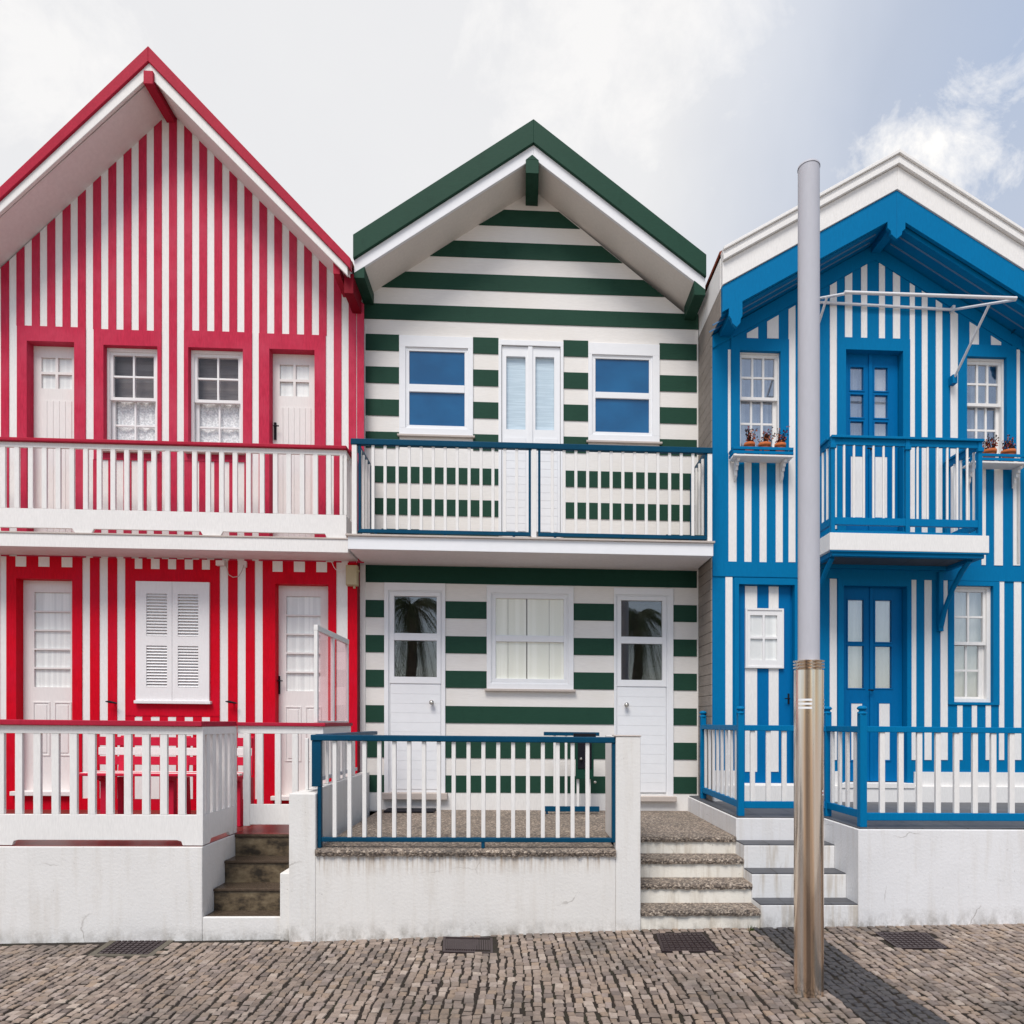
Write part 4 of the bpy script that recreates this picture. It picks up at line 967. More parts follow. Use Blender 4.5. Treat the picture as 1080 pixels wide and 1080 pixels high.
panels = [R(p, YD) for p in ((897.7, 742, 909.2, 801.5), (927, 742, 938.2, 801.5))]
ld = (lo[1][0], UX(951.5, YD), UZ(824, YD, 915), lo[1][3]); leaf_door(ld, YD, panes, panels, UZ(728, YD, 915))
s_ = MB(); s_.box(lo[1][0]-.05, lo[1][1]+.05, YL-.06, YD+.01, UZ(828.5, YL, 920)-.02, UZ(825.5, YL, 920), 'white_wood'); s_.build('door_step', blue, .003)
o_ = lo[0]; d = MB(); yd = YL+.05; d.box(o_[0], UX(833.5, yd), yd, yd+.03, UZ(826, yd, 800), o_[3], 'blue_door')
hat = R((785.5, 642, 825.7, 704.8), yd)
for a, b in ((785.6, 798.4), (810.6, 821)):
    q = R((a, 617, b, 641), yd); d.box(q[0], q[1], yd-.006, yd, hat[3], o_[3]-.005, 'white_wood'); q = R((a, 705, b, 814), yd); d.box(q[0], q[1], yd-.006, yd, q[2], hat[2], 'white_wood')
d.box(UX(833.5, yd), o_[1], yd+.01, yd+.03, o_[2], o_[3], 'blue_door')
ob = d.build('door', blue, .002)
pn = R((791, 649, 819.3, 696.3), yd-.01); four_ = four(pn, .010); h_ = MB(); wall_sheet(h_, hat[0], hat[1], hat[2], hat[3], four_, yd-.02, 'white_door', 'white_door', .018); frame_ring(h_, hat, (hat[0]+.018, hat[1]-.018, hat[2]+.018, hat[3]-.018), yd-.027, yd-.019, 'white_door'); h_.box(hat[0]-.003, hat[1]+.003, yd-.024, yd-.0005, hat[2]-.003, hat[2]+.0, 'white_door')
for x in (hat[0], hat[1]): h_.box(x-.001, x+.001, yd-.02, yd, hat[2], hat[3], 'white_door')
hw = h_.build('window', ob, .001); g = MB(); g.box(pn[0], pn[1], yd-.010, yd-.007, pn[2], pn[3], 'glass'); g.box(pn[0], pn[1], yd-.004, yd-.001, pn[2], pn[3], 'net_curtain'); g.build('pane', ob)
h_ = MB(); hx, hz = U(831.5, 737, yd); h_.box(hx-.008, hx+.008, yd-.008, yd, hz-.05, hz+.05, 'dark_plastic'); h_.tube([(hx, yd-.008, hz), (hx, yd-.04, hz), (hx-.05, yd-.042, hz)], .006, 'dark_plastic', 6); h_.build('handle', ob)
s_ = MB(); s_.box(o_[0]-.02, o_[1]+.02, YL-.02, yd, UZ(829, YL, 800)-.02, UZ(826.3, YL, 800), 'white_wood'); s_.build('door_step', blue, .003)
# balcony
YB = -1.0; x0_, x1_ = UX(875.3, YB), UX(1043.3, YB); zt, zf0 = UZ(562, YB, 900), UZ(581.3, YB, 950)
s_ = MB(); s_.box(x0_, x1_, YB, YL-.015, zf0, zt, 'white_wood')
for a, b, c, e in ((x0_+.03, x1_-.03, YB+.02, YB+.07), (x0_+.03, x1_-.03, YL-.06, YL-.0151)): s_.box(a, b, c, e, zf0-.045, zf0-.0005, 'blue')
for x in (x0_+.03, x1_-.08): s_.box(x, x+.05, YB+.0705, YL-.0605, zf0-.0445, zf0-.0005, 'blue')
s_.box(x0_+.005, x1_-.005, YB+.003, YB+.0195, zf0-.014, zf0-.0005, 'blue'); s_.box(x0_+.0805, x1_-.0805, YB+.0705, YL-.0605, zf0-.012, zf0-.0005, 'slate_tile'); s_.build('balcony', blue, .003)
for xx in (x0_+.06, x1_-.12):
    br = MB(); zl2 = UZ(664, YL, 992)
    br.tube([(xx, YB+.09, zf0-.05), (xx, YB+.20, zf0-.13), (xx, YB+.33, zf0-.26), (xx, YB+.44, zf0-.42), (xx, YL-.03, zl2+.03)], [.022, .024, .022, .022, .026], 'blue', 8); br.box(xx-.022, xx+.022, YL-.04, YL-.0005, zl2-.02, zf0-.06, 'blue'); br.build('bracket', blue, .003)
YRL = YB+.03; zr1 = UZ(460.6, YRL, 900); zr0 = UZ(469.2, YRL, 900)
xa0, xa1 = UX(876.8, YRL), UX(1034.5, YRL)
ra = MB(); ra.box(xa0-.01, xa1+.012, YRL-.035, YRL+.03, zr1-.022, zr1, 'blue'); ra.box(xa0, xa1, YRL-.012, YRL+.014, zr0-.006, zr1-.0225, 'blue')
for x in (xa0+.005, xa1-.005): ra.box(x-.028, x+.028, YRL+.0305, YL-.0145, zr1-.022, zr1, 'blue'); ra.box(x-.012, x+.012, YRL+.032, YL-.0145, zr0-.006, zr1-.0225, 'blue')
rg = ra.build('railing', blue, .003)
zk1, zk0 = UZ(546.2, YRL, 900), UZ(554, YRL, 900)
w_ = MB(); w_.box(xa0, xa1, YRL-.014, YRL+.016, zk0, zk1, 'blue'); w_.box(xa0, xa1, YRL-.016, YRL+.02, zt, zt+.022, 'blue')
for x in (xa0+.005, xa1-.005): w_.box(x-.014, x+.014, YRL+.03, YL-.0145, zk0, zk1, 'blue'); w_.box(x-.016, x+.016, YRL+.03, YL-.0145, zt, zt+.022, 'blue')
w_.build('lower_rail', rg, .002)
for x in (UX(877.8, YRL), UX(956.4, YRL), UX(1032.6, YRL)): p_ = MB(); p_.box(x-.018, x+.018, YRL-.02, YRL+.018, zt, zr1-.0225, 'blue'); p_.box(x-.026, x+.026, YRL-.03, YRL-.0, zr0-.04, zr0, 'blue'); p_.build('post', rg, .003)
for x in (xa0+.005, xa1-.005): p_ = MB(); p_.box(x-.018, x+.018, YL-.06, YL-.015, zt, zr1-.023, 'blue'); p_.build('post', rg, .003)
px_ = [890.2, 900.6, 911, 921.1, 931.8, 942.3, 967.6, 978.2, 988.6, 999, 1009.5, 1020]
chain_balusters(rg, 'baluster', [(UX(p, YRL), YRL, zk1) for p in px_] + [(x, YRL+.09+.09*i, zk1) for x in (xa0+.005, xa1-.005) for i in range(4)], .021, .021, zr0-zk1, 'white_wood', .002, True)
# folding awning frame
YA = -1.32; f0 = U(890.6, 308.3, YA); f1 = U(1071.9, 314.6, YA); z_b = U(1002.6, 328.7, YL)[1]
aw = MB(); aw.tube([(f0[0], YA, f0[1]), (f1[0], YA, f1[1])], .014, 'alu', 10)
r0 = (f0[0]+.0, YL-.02, z_b+.02); r1 = (f1[0]+.0, YL-.02, z_b); bx_ = UX(1002.6, YL); bxl = UX(1002.6, YL)-(f1[0]-f0[0])
aw.tube([(bxl, YL-.03, z_b+.03), (bx_, YL-.03, z_b)], .013, 'alu', 10); aw.tube([(bx_-.0, YL-.03, z_b), (f1[0]-.005, YA+.004, f1[1]-.01)], .011, 'alu', 10); aw.tube([(bxl, YL-.03, z_b+.03), (f0[0]+.005, YA+.004, f0[1]-.01)], .011, 'alu', 10)
for xw_, xf_, z_f in ((bx_, f1[0], f1[1]), (bxl, f0[0], f0[1])):
    t_ = .62; top = (xw_+(xf_-xw_)*t_, YL-.03+(YA-YL+.03)*t_, z_b+(z_f-z_b)*t_); zlow = UZ(402, YL, 1001)
    aw.tube([top, (xw_, YL-.05, zlow)], .011, 'alu', 10); aw.box(xw_-.022, xw_+.022, YL-.07, YL-.002, zlow-.05, zlow+.03, 'blue'); aw.box(xw_-.012, xw_+.012, YL-.055, YL-.001, z_b-.02, z_b+.03, 'alu')
aw.build('awning_frame', blue)
# little hooks by the windows
hk = MB()
for px, py in ((770.5, 349), (842.5, 404), (1066, 352)):
    x, z = U(px, py, YL); hk.tube([(x, YL, z), (x, YL-.06, z+.004), (x-.03, YL-.075, z-.01)], .006, 'navy', 6)
hk.build('wall_hook', blue)
# flower shelves
pots = []
def shelf(xl, xr, pyt, cx):
    z = pyt; dp = .16; s_ = MB(); s_.box(xl, xr, YL-dp, YL-.015, z-.016, z, 'white_wood'); s_.box(xl-.006, xr+.006, YL-dp-.01, YL-dp-.0002, z-.014, z+.002, 'white_wood')
    ob = s_.build('flower_shelf', blue, .002)
    for x in (xl+.055, xr-.055):
        b_ = MB(); b_.xprism([(YL-.015, z-.017), (YL-.13, z-.017), (YL-.13, z-.045), (YL-.10, z-.045), (YL-.10, z-.075), (YL-.075, z-.075), (YL-.075, z-.11), (YL-.05, z-.11), (YL-.05, z-.15), (YL-.015, z-.195)], x-.012, x+.012, 'white_wood'); b_.build('bracket', ob, .002)
    r_ = MB()
    for zz_ in (z+.012, z+.05):
        r_.box(xl-.005, xr+.005, YL-dp-.004, YL-dp+.008, zz_, zz_+.026, 'blue'); r_.box(xl-.005, xl+.007, YL-dp+.009, YL-.02, zz_, zz_+.026, 'blue'); r_.box(xr-.007, xr+.005, YL-dp+.009, YL-.02, zz_, zz_+.026, 'blue')
    for x in (xl+.0, (xl+xr)/2, xr-.0): r_.box(x-.008, x+.008, YL-dp+.0085, YL-dp+.018, z, z+.08, 'blue')
    r_.build('slatted_guard', ob, .0015)
q = R((774, 480, 836.3, 486), YL-.16); q2 = R((1025, 487.2, 1086, 493), YL-.16)
shelf(q[0], q[1], q[3], 0); shelf(q2[0], q2[1], q2[3], 0)
def pot(x, y, z, r, h, lab, seed):
    t_ = thing('flower_pot', lab, 'flower pot', (x, y, z), 'terracotta pots on the window shelves'); rr = random.Random(seed)
    p = MB(); p.lathe(x, y, [(r*.55, z), (r*.62, z+.002), (r*.88, z+h*.74), (r*.88, z+h*.76), (r, z+h*.76), (r*1.02, z+h), (r*.9, z+h), (r*.86, z+h*.86), (0.0001, z+h*.86)], 'terracotta', 20); p.build('pot', t_)
    s_ = MB(); s_.lathe(x, y, [(r*.85, z+h*.868), (r*.5, z+h*.92), (.0001, z+h*.90)], 'soil', 14)
    for i in range(16):
        a = rr.uniform(0, 6.28); b = rr.uniform(0, r*.8); px, py = x+b*math.cos(a), y+b*math.sin(a); pts = [(px, py, z+h*.85)]; hh = rr.uniform(.04, .15); dx, dy = rr.uniform(-.05, .05), rr.uniform(-.04, .04)
        for k in range(1, 5): pts.append((px+dx*k/4+rr.uniform(-.006, .006), py+dy*k/4, z+h*.85+hh*k/4))
        s_.tube(pts, [.0036, .0034, .003, .0026, .0016], 'twig', 5)
        for k in range(7):
            c = pts[rr.randint(2, 4)]; u, v = rr.uniform(-.016, .016), rr.uniform(-.016, .016); w = rr.uniform(.010, .020)
            s_.add([(c[0]+u, c[1], c[2]+v), (c[0]+u+w, c[1]-.004, c[2]+v+w*.4), (c[0]+u+w*.2, c[1]-.006, c[2]+v+w)], [(0,1,2)], rr.choice(['petal', 'twig', 'twig', 'terracotta']))
    s_.build('dry_plant', t_)
zq = q[3]; yy = YL-.085
for i, (px, r, lab) in enumerate(((790.5, .052, 'leftmost of three terracotta pots of dry sprigs on the shelf left of the steel pole'), (806.4, .060, 'middle of three terracotta pots of dry sprigs on the shelf left of the steel pole'), (822.8, .054, 'terracotta pot nearest the steel pole, third on the left flower shelf'))):
    pot(UX(px, yy), yy, zq+.001, r*.95, .135, lab, i)
for i, (px, r, lab) in enumerate(((1043.5, .060, 'terracotta pot of dry flowers at the balcony end of the right flower shelf'), (1063.5, .062, 'second terracotta pot of dry flowers from the balcony on the right shelf'))):
    pot(UX(px, yy), yy, q2[3]+.001, r, .135, lab, i+7)

#PART3
# ------------------------------------------------------------------ RED TERRACE, STEPS, FENCE
XR = -1.60                                          # party line between red and green
YT = -2.047; xcr = UX(213.3, YT); xl_ = -7.2; YS = -1.511
t_ = thing('terrace', 'low white rendered terrace wall with maroon tiled floor before the red house', 'terrace', (-3.6, YT, 0), 'raised front terraces')
s_ = MB(); s_.box(xl_, xcr, YT, YR-.0005, -.4, FLR-.003, 'stucco_red'); s_.box(xcr, XR-.02, YS+.035, YR-.0006, -.4, FLR-.0125, 'stair_concrete'); s_.build('wall', t_, .006)
s_ = MB(); s_.box(xl_, xcr-.012, YT+.012, YR-.0007, FLR-.0028, FLR, 'maroon_tile'); s_.box(xcr-.0038, XR-.03, YS+.002, YR-.0008, FLR-.0117, FLR+.0005, 'maroon_tile'); s_.build('floor', t_)
t_ = thing('staircase', 'brown stained concrete steps between the white walls of the red terrace', 'steps', (-2, YT, 0), 'short front staircases')
xrt = UX(292, -2.05)
for i, (y0, z) in enumerate(((YT, EYE-1.367), (-1.874, EYE-1.208), (-1.694, EYE-1.045), (YS, FLR-.002))):
    s_ = MB(); y1 = (-1.874, -1.694, YS, YS+.034)[i]; xe = xrt if i < 2 else UX(304.6, -1.9); xe = -1.628
    if i == 0: s_.box(xcr+.001, UX(291.8, -2.13)+.004, y0, y0+.03, -.4, z, 'stucco_red'); s_.box(xcr+.001, xe, y0+.031, y1+.03, -.4, z-.001, 'stair_tread')
    else:
        s_.box(xcr+.001, xe, y0, y1+(.03 if i < 3 else 0), -.3, z-.022, 'stair_concrete'); s_.box(xcr+.001, xe, y0-.012, y1+(.0 if i < 3 else 0), z-.0215, z, 'stair_tread')
    s_.build('step', t_, .006)
def fence(name, lab, cat, loc): return thing(name, lab, cat, loc, 'painted fences around the terraces')
fr = fence('terrace_fence', 'white slatted fence with a red handrail around the red terrace', 'fence', (-3.6, YT, FLR))
YF = YT+.012; zr1, zr0 = UZ(759.6, YF, 100), UZ(765.3, YF, 100); zu0 = UZ(774, YF, 100); zp1, zp0 = UZ(859.2, YF, 100), FLR+.004
s_ = MB(); s_.box(xl_, xcr+.004, YF-.03, YF+.05, zr0, zr1, 'red_trim'); s_.box(xcr-.055, xcr+.004, YF+.051, YS+.02, zr0, zr1, 'red_trim'); s_.build('handrail', fr, .005)
s_ = MB(); s_.box(xl_, xcr-.001, YF, YF+.028, zu0, zr0-.0005, 'white_wood'); s_.box(xcr-.03, xcr-.002, YF+.0285, YS, zu0, zr0-.0005, 'white_wood'); s_.build('upper_rail', fr, .003)
xc = [UX(p, YF) for p in (12.6, 192.5)]; per_c = xcr-xc[0]+.02
bottom = []; 
cuts = [(xc[0]-2*per_c, xc[1]-2*per_c), (xc[0]-per_c, xc[1]-per_c), (xc[0], xc[1])]
for a, b in cuts: bottom += [(a, zp0), (a+.01, zp0+.028), (a+.04, zp0+.036), (b-.04, zp0+.036), (b-.01, zp0+.028), (b, zp0)]
s_ = MB(); s_.prism([(xl_, zp0)]+bottom+[(xcr-.001, zp0), (xcr-.001, zp1), (xl_, zp1)], YF+.001, YF+.027, 'white_wood')
s_.xprism([(YF+.0275, zp0), (YF+.11, zp0), (YF+.13, zp0+.03), (YS-.10, zp0+.03), (YS-.08, zp0+.001), (YS, zp0), (YS, zp1), (YF+.0275, zp1)], xcr-.028, xcr-.003, 'white_wood'); s_.build('skirt_board', fr, .003)
s_ = MB(); s_.box(xcr-.045, xcr-.0005, YF-.001, YF+.03, zp0, zr0-.0006, 'white_wood'); s_.build('post', fr, .003)
x253 = UX(252, YS); s_ = MB(); s_.box(xcr-.04, xcr+.0, YS+.001, YS+.04, zp0, zr0-.0006, 'white_wood'); s_.build('post', fr, .003)
spx = (UX(481, YF)-UX(21, YF)); sp = (UX(198, YF)-UX(21, YF))/9.27; pts = []; x = UX(191.2, YF)
while x > -6.9: pts.append((x, YF+.014, zp1)); x -= sp
chain_balusters(fr, 'baluster', pts, .049, .024, zu0-zp1, 'white_wood')
n = 5; chain_balusters(fr, 'baluster', [(xcr-.016, YF+.03+(YS-YF-.03)*(i+.7)/(n+.2), zp1) for i in range(n)], .024, .049, zu0-zp1, 'white_wood')
# gate at the head of the steps, then the side run along the party line
gt = fence('gate', 'white slatted gate with a red top rail at the head of the brown steps', 'gate', (-2, YS, FLR)); YG = YS+.03
xa_, xb_ = UX(256.5, YG), UX(341, YG); q1, q0 = UZ(848.3, YG, 290), UZ(869.8, YG, 290)
ztr1, ztr0, zu_ = UZ(762, YG, 290), UZ(765.8, YG, 290), UZ(773.8, YG, 290)
s_ = MB(); s_.box(xcr+.0045, xb_+.02, YG-.02, YG+.05, ztr0, ztr1, 'red_trim'); s_.build('top_rail', gt, .004)
s_ = MB(); s_.box(xcr+.0045, xb_, YG, YG+.025, zu_, ztr0-.0005, 'white_wood'); s_.box(xa_+.05, xb_, YG, YG+.022, q0, q1, 'white_wood'); s_.box(xa_, xa_+.0495, YG-.002, YG+.027, q0-.01, zu_-.0005, 'white_wood'); s_.build('gate_frame', gt, .003)
chain_balusters(gt, 'baluster', [(UX(p, YG), YG+.012, q1) for p in (274, 292.8, 311, 329.5)], .045, .022, zu_-q1, 'white_wood')
sf = fence('side_fence', 'short white slatted fence run under the glass screen beside the red house door', 'fence', (XR, -1, FLR))
zs0 = EYE-.505+.055; s_ = MB(); s_.box(XR-.05, XR+.012, YG+.055, YR-.3, ztr0, ztr1, 'red_trim'); s_.build('handrail', sf, .004)
s_ = MB(); s_.box(XR-.035, XR-.005, YG+.03, YR-.3, zu_-.02, ztr0-.0005, 'white_wood'); s_.box(XR-.035, XR-.005, YG+.03, YR-.05, zs0-.03, zs0, 'pole_paint'); s_.build('rail', sf, .003)
chain_balusters(sf, 'baluster', [(XR-.02, YG+.10+.115*i, zs0) for i in range(10)], .022, .045, zu_-.02-zs0, 'white_wood')
gs = thing('glass_screen', 'white framed glass wind screen with two panes beside the right red house door', 'wind screen', (XR, -1, EYE))
ys0, ys1 = YG+.02, -.50; zt0 = UZ(659, ys0, 340); zt1 = UZ(659, ys0, 340)+.0; zb = ztr1+.001; tk = .034; xg_ = XR-.018
s_ = MB()
for y in (ys0, (ys0+ys1)/2-.02, ys1-tk): s_.box(xg_-.014, xg_+.014, y, y+tk, zb if y > ys0 else zb, zt0-.0445, 'white_wood')
s_.box(xg_-.016, xg_+.016, ys0, ys1, zt0-.044, zt0, 'white_wood'); s_.box(xg_-.012, xg_+.012, ys0+tk, ys1-tk, zb, zb+.015, 'white_wood')
s_.build('screen_frame', gs, .003)
for a, b in ((ys0+tk, (ys0+ys1)/2-.02), ((ys0+ys1)/2-.02+tk, ys1-tk)): g = MB(); g.box(xg_-.003, xg_+.003, a, b, zb+.015, zt0-.0445, 'glass_screen'); g.build('pane', gs)
# bench
bn = thing('bench', 'red and white slatted garden bench behind the white fence of the red terrace', 'bench', (-3.0, -1.1, FLR))
ySf, yBk = 5.62-D, 5.97-D
bx0_, bx1_ = UX(104.5, yBk), UX(266, yBk)
for (a, b, m_) in ((777.5, 786.6, 'red_bench'), (788.6, 796.6, 'white_wood'), (798, 806.8, 'red_bench')):
    z1_, z0_ = UZ(a, yBk, 180), UZ(b, yBk, 180); s_ = MB(); s_.bar((bx0_, yBk, (z1_+z0_)/2), (bx1_, yBk, (z1_+z0_)/2), .022, z1_-z0_, m_); s_.build('back_slat', bn, .004)
zs = UZ(816.5, ySf, 180); sx0, sx1 = bx0_+.0, bx1_+.0
for i, m_ in enumerate(('red_bench', 'white_wood', 'red_bench', 'white_wood')):
    y = ySf+.0+.085*i; s_ = MB(); s_.box(sx0, sx1, y, y+.07, zs-.02, zs, m_); s_.build('seat_slat', bn, .004)
for x in (UX(111, 5.73-D), UX(182, 5.73-D), UX(252, 5.73-D)):
    s_ = MB(); yy = 5.73-D
    s_.xprism([(yy-.03, FLR), (yy+.03, FLR), (yy+.025, zs-.05), (yBk-.01, zs-.03), (yBk+.03, zs+.30), (yBk+.012, zs+.30), (yBk-.03, zs-.0205), (ySf+.02, zs-.0205), (ySf+.02, zs-.045), (yy-.03, zs-.07)], x-.024, x+.024, 'red_bench')
    s_.xprism([(yBk-.03, FLR), (yBk+.03, FLR), (yBk+.01, zs-.05), (yBk-.04, zs-.05)], x-.023, x+.023, 'red_bench'); s_.build('leg', bn, .005)
# junction box
jb = thing('junction_box', 'beige electrical box with a white wire under the right end of the red balcony', 'junction box', (-1.65, YR, 2.9))
q = R((365, 596.3, 377.2, 617.5), YR-.06); s_ = MB(); s_.box(q[0], q[1], YR-.075, YR-.011, q[2], q[3], 'cream_box'); s_.box(q[0]+.006, q[1]-.006, YR-.083, YR-.0755, q[2]+.006, q[3]-.006, 'cream_box'); s_.tube([((q[0]+q[1])/2+.02, YR-.045, q[2]), ((q[0]+q[1])/2+.02, YR-.045, q[2]-.025)], .012, 'cream_box', 10); s_.tube([(q[1], YR-.045, q[3]-.05), (q[1]+.012, YR-.045, q[3]-.05)], .012, 'cream_box', 10); s_.build('box', jb, .006)
s_ = MB(); P = [U(a, b, YR-.04) for a, b in ((347.5, 591.8), (350.5, 593.5), (352.5, 598.5), (354.5, 601), (359, 602.3), (362, 600.5), (365.5, 600.5))]; s_.tube([(x, YR-.05, z) for x, z in P], .0035, 'white_upvc', 6); s_.build('wire', jb)
cb = thing('cable', 'white cable and socket looped on the red stripes above the right shutter hook', 'cable', (-2.7, YR, 2.9))
s_ = MB(); P = [U(a, b, YR-.04) for a, b in ((229, 592.5), (237, 593.5), (240, 600), (241, 606), (246, 609), (252, 608), (255, 603), (257.5, 596))]; s_.tube([(x, YR-.045, z) for x, z in P], .004, 'stone_sill', 6)
q = R((228, 591.2, 237, 596.5), YR-.04); s_.box(q[0], q[1], YR-.05, YR-.0126, q[2], q[3], 'soffit_white'); q = R((256, 591.8, 259.5, 598), YR-.04); s_.box(q[0], q[1], YR-.04, YR-.0126, q[2], q[3], 'soffit_white'); s_.build('cable', cb)

# ------------------------------------------------------------------ GREEN TERRACE, STEPS, FENCE
YF0 = -2.13; xg0_, xg1_ = UX(332.8, YF0), UX(649.6, YF0); xp1 = UX(675.6, YF0); xst = UX(802, YF0)
gtr = thing('terrace', 'rendered white terrace wall with rust streaks and gravel aggregate floor before the green house', 'terrace', (0, YF0, 0), 'raised front terraces')
s_ = MB(); s_.box(xg0_+.0005, xg1_-.0005, YF0, -.0125, -.4, FLR-.04, 'stucco_green'); s_.build('wall', gtr, .006)
rnd = random.Random(11); s_ = MB()
s_.box(xg0_+.001, xg1_-.001, YF0+.03, -.0127, FLR-.0395, FLR, 'aggregate'); s_.box(xg1_-.0008, xst, -1.578, -.0127, FLR-.0395, FLR-.0005, 'aggregate')
n = 110; top = []; v = []; f = []                    # rough aggregate coping edge
for i in range(n+1):
    x = xg0_+.002+(xg1_-xg0_-.004)*i/n; j = lambda a: rnd.uniform(-a, a)
    v += [(x, YF0+.0302, FLR+.0), (x, YF0-.02+j(.004), FLR-.001+j(.002)), (x, YF0-.028+j(.005), FLR-.018+j(.003)), (x, YF0-.018+j(.006), FLR-.046+j(.006)), (x, YF0+.0302, FLR-.046)]
for i in range(n): f += [(5*i+k, 5*i+k+1, 5*i+k+6, 5*i+k+5) for k in range(4)]
s_.add(v, f, 'aggregate'); s_.build('floor', gtr)
HL = EYE-.503
s_ = MB(); zst = UZ(837, YF0, 315); s_.box(UX(304.6, YF0), xg0_-.0, YF0, YF0+.14, -.4, zst, 'stucco_pillar'); s_.box(UX(304.6, YF0), UX(304.6, YF0)+.075, YF0+.1405, -.02, -.4, HL, 'stucco_pillar')
s_.box(UX(291.8, YF0)-.0, UX(304.6, YF0)-.0005, YF0+.06, YF0+.32, -.4, UZ(921, YF0+.06, 298), 'stucco_pillar'); s_.build('boundary_wall', gtr, .006)
s_ = MB(); zpt = UZ(777, YF0, 662); s_.box(xg1_, xp1, YF0-.003, YF0+.12, -.4, zpt, 'stucco_pillar'); s_.box(xg1_+.02, xp1-.012, YF0+.1205, -1.35, FLR, zpt-.004, 'stucco_pillar')
s_.box(xg1_-.012, xp1+.006, YF0-.008, YF0+.13, zpt+.0005, zpt+.010, 'stone_sill'); s_.build('pillar', gtr, .006)
gst = thing('staircase', 'white steps with rough gravel aggregate treads leading up to the green house', 'steps', (1.2, YF0, 0), 'short front staircases')
ys_ = (YF0, -1.952, -1.767, -1.580); zs_ = (EYE-1.299, EYE-1.156, EYE-1.011, FLR)
for i in range(4):
    s_ = MB(); y1 = (ys_[i+1] if i < 3 else -1.55); s_.box(xp1+.0006, xst, ys_[i]+.012, y1+.011, -.4, zs_[i]-.042, 'riser_dirty')
    v = []; f = []; n = 44
    for k in range(n+1):
        x = xp1+.001+(xst-xp1-.0)*k/n; j = lambda a: rnd.uniform(-a, a)
        v += [(x, y1+.012, zs_[i]), (x, ys_[i]-.004+j(.004), zs_[i]-.001+j(.002)), (x, ys_[i]-.008+j(.004), zs_[i]-.02+j(.003)), (x, ys_[i]-.003+j(.005), zs_[i]-.041+j(.005)), (x, y1+.012, zs_[i]-.0418)]
    for k in range(n): f += [(5*k+q_, 5*k+q_+1, 5*k+q_+6, 5*k+q_+5) for q_ in range(4)]
    f.append((5*n, 5*n+1, 5*n+2, 5*n+3, 5*n+4)); s_.add(v, f, 'aggregate')
    s_.build('step', gst)
nf = fence('terrace_fence', 'navy framed railing with white bars on the green house terrace', 'fence', (-.4, YF0, FLR))
YN = YF0+.05; xa_, xb_ = UX(329.6, YN), UX(649.4, YN)
s_ = MB(); zt1, zt0 = UZ(776, YN, 480), UZ(782.3, YN, 480); s_.box(xa_-.006, xb_, YN-.03, YN+.03, zt0, zt1, 'navy'); s_.box(xa_+.01, xa_+.07, YN+.031, -.30, zt0+.01, zt1+.002, 'navy'); s_.build('top_rail', nf, .006)
zb1, zb0 = UZ(883.2, YN, 480), UZ(887.8, YN, 480); s_ = MB(); s_.box(UX(339.6, YN), xb_-.029, YN-.018, YN+.018, zb0, zb1, 'navy'); s_.build('bottom_rail', nf, .004)
s_ = MB(); s_.box(xa_, UX(339.4, YN), YN-.022, YN+.022, UZ(829.5, YN, 335), zt0-.0005, 'navy'); s_.box(UX(335.6, YN), UX(339.5, YN)-.0001, YN-.020, YN+.020, FLR, UZ(829.5, YN, 335)-.0005, 'navy'); s_.build('post', nf, .004)
s_ = MB(); s_.box(xb_-.028, xb_, YN-.022, YN+.022, zb0, zt0-.0005, 'navy'); s_.build('post', nf, .004)
s_ = MB(); x = UX(509.5, YN); s_.box(x-.012, x+.012, YN-.014, YN+.014, FLR, zb0-.0005, 'navy'); s_.build('foot', nf, .003)
pts = [(UX(353.3+15.66*i, YN), YN, zb1) for i in range(18)]; chain_balusters(nf, 'baluster', pts, .0275, .0275, zt0-zb1, 'white_wood')
chain_balusters(nf, 'baluster', [(XR+.04, YN+.22+.17*i, HL+.002) for i in range(9)], .022, .022, zt0+.01-HL-.002, 'white_wood')
ng = fence('gate', 'small navy gate with white bars and dark lock plate, open against the green wall', 'gate', (.4, -.3, FLR)); YN2 = -.30
q = R((573.5, 778, 632, 856), YN2); gx0, gx1 = q[0], q[1]; zg1 = UZ(771, YN2, 600); zgb1, zgb0 = UZ(850.4, YN2, 600), UZ(855.8, YN2, 600)
ng2 = MB(); q5 = R((570, 774.6, 631, 779), -1.2)
s_ = MB(); s_.box(gx0, gx1, YN2-.018, YN2+.018, zg1-.045, zg1-.01, 'navy'); s_.box(gx0, gx1, YN2-.018, YN2+.018, zgb0, zgb1, 'navy'); s_.box(gx0+.02, gx0+.04, YN2-.01, YN2+.01, FLR, zgb0, 'navy'); s_.build('gate_frame', ng, .003)
chain_balusters(ng, 'baluster', [(UX(p, YN2), YN2, zgb1) for p in (585, 597, 609.5, 621.5)], .024, .024, zg1-.04-zgb1, 'white_wood')
s_ = MB(); q = R((607, 779, 626, 821.5), YN2-.03); s_.box(q[0], q[1], YN2-.05, YN2-.02, q[2], q[3], 'green_dark'); s_.box(q[0]-.02, q[1]+.02, YN2-.06, YN2-.0195, q[3]+.001, q[3]+.05, 'dark_plastic'); s_.box(q[0]+.02, q[1]-.02, YN2-.058, YN2-.0505, q[2]+.1, q[3]-.04, 'dark_plastic'); s_.build('lock_plate', ng, .004)
s_ = MB()
for p in ((612.7, 800.3), (619, 800.3), (627.5, 824.8)): x, z = U(*p, YN2-.06); s_.tube([(x, YN2-.051, z), (x, YN2-.066, z), (x, YN2-.08, z), (x, YN2-.085, z)], [.008, .013, .013, .006], 'chrome', 10)
s_.build('knob', ng)
dm = MB(); q = [U(411, 853.5, 0)[0], U(461, 853.5, 0)[0]]; v = []
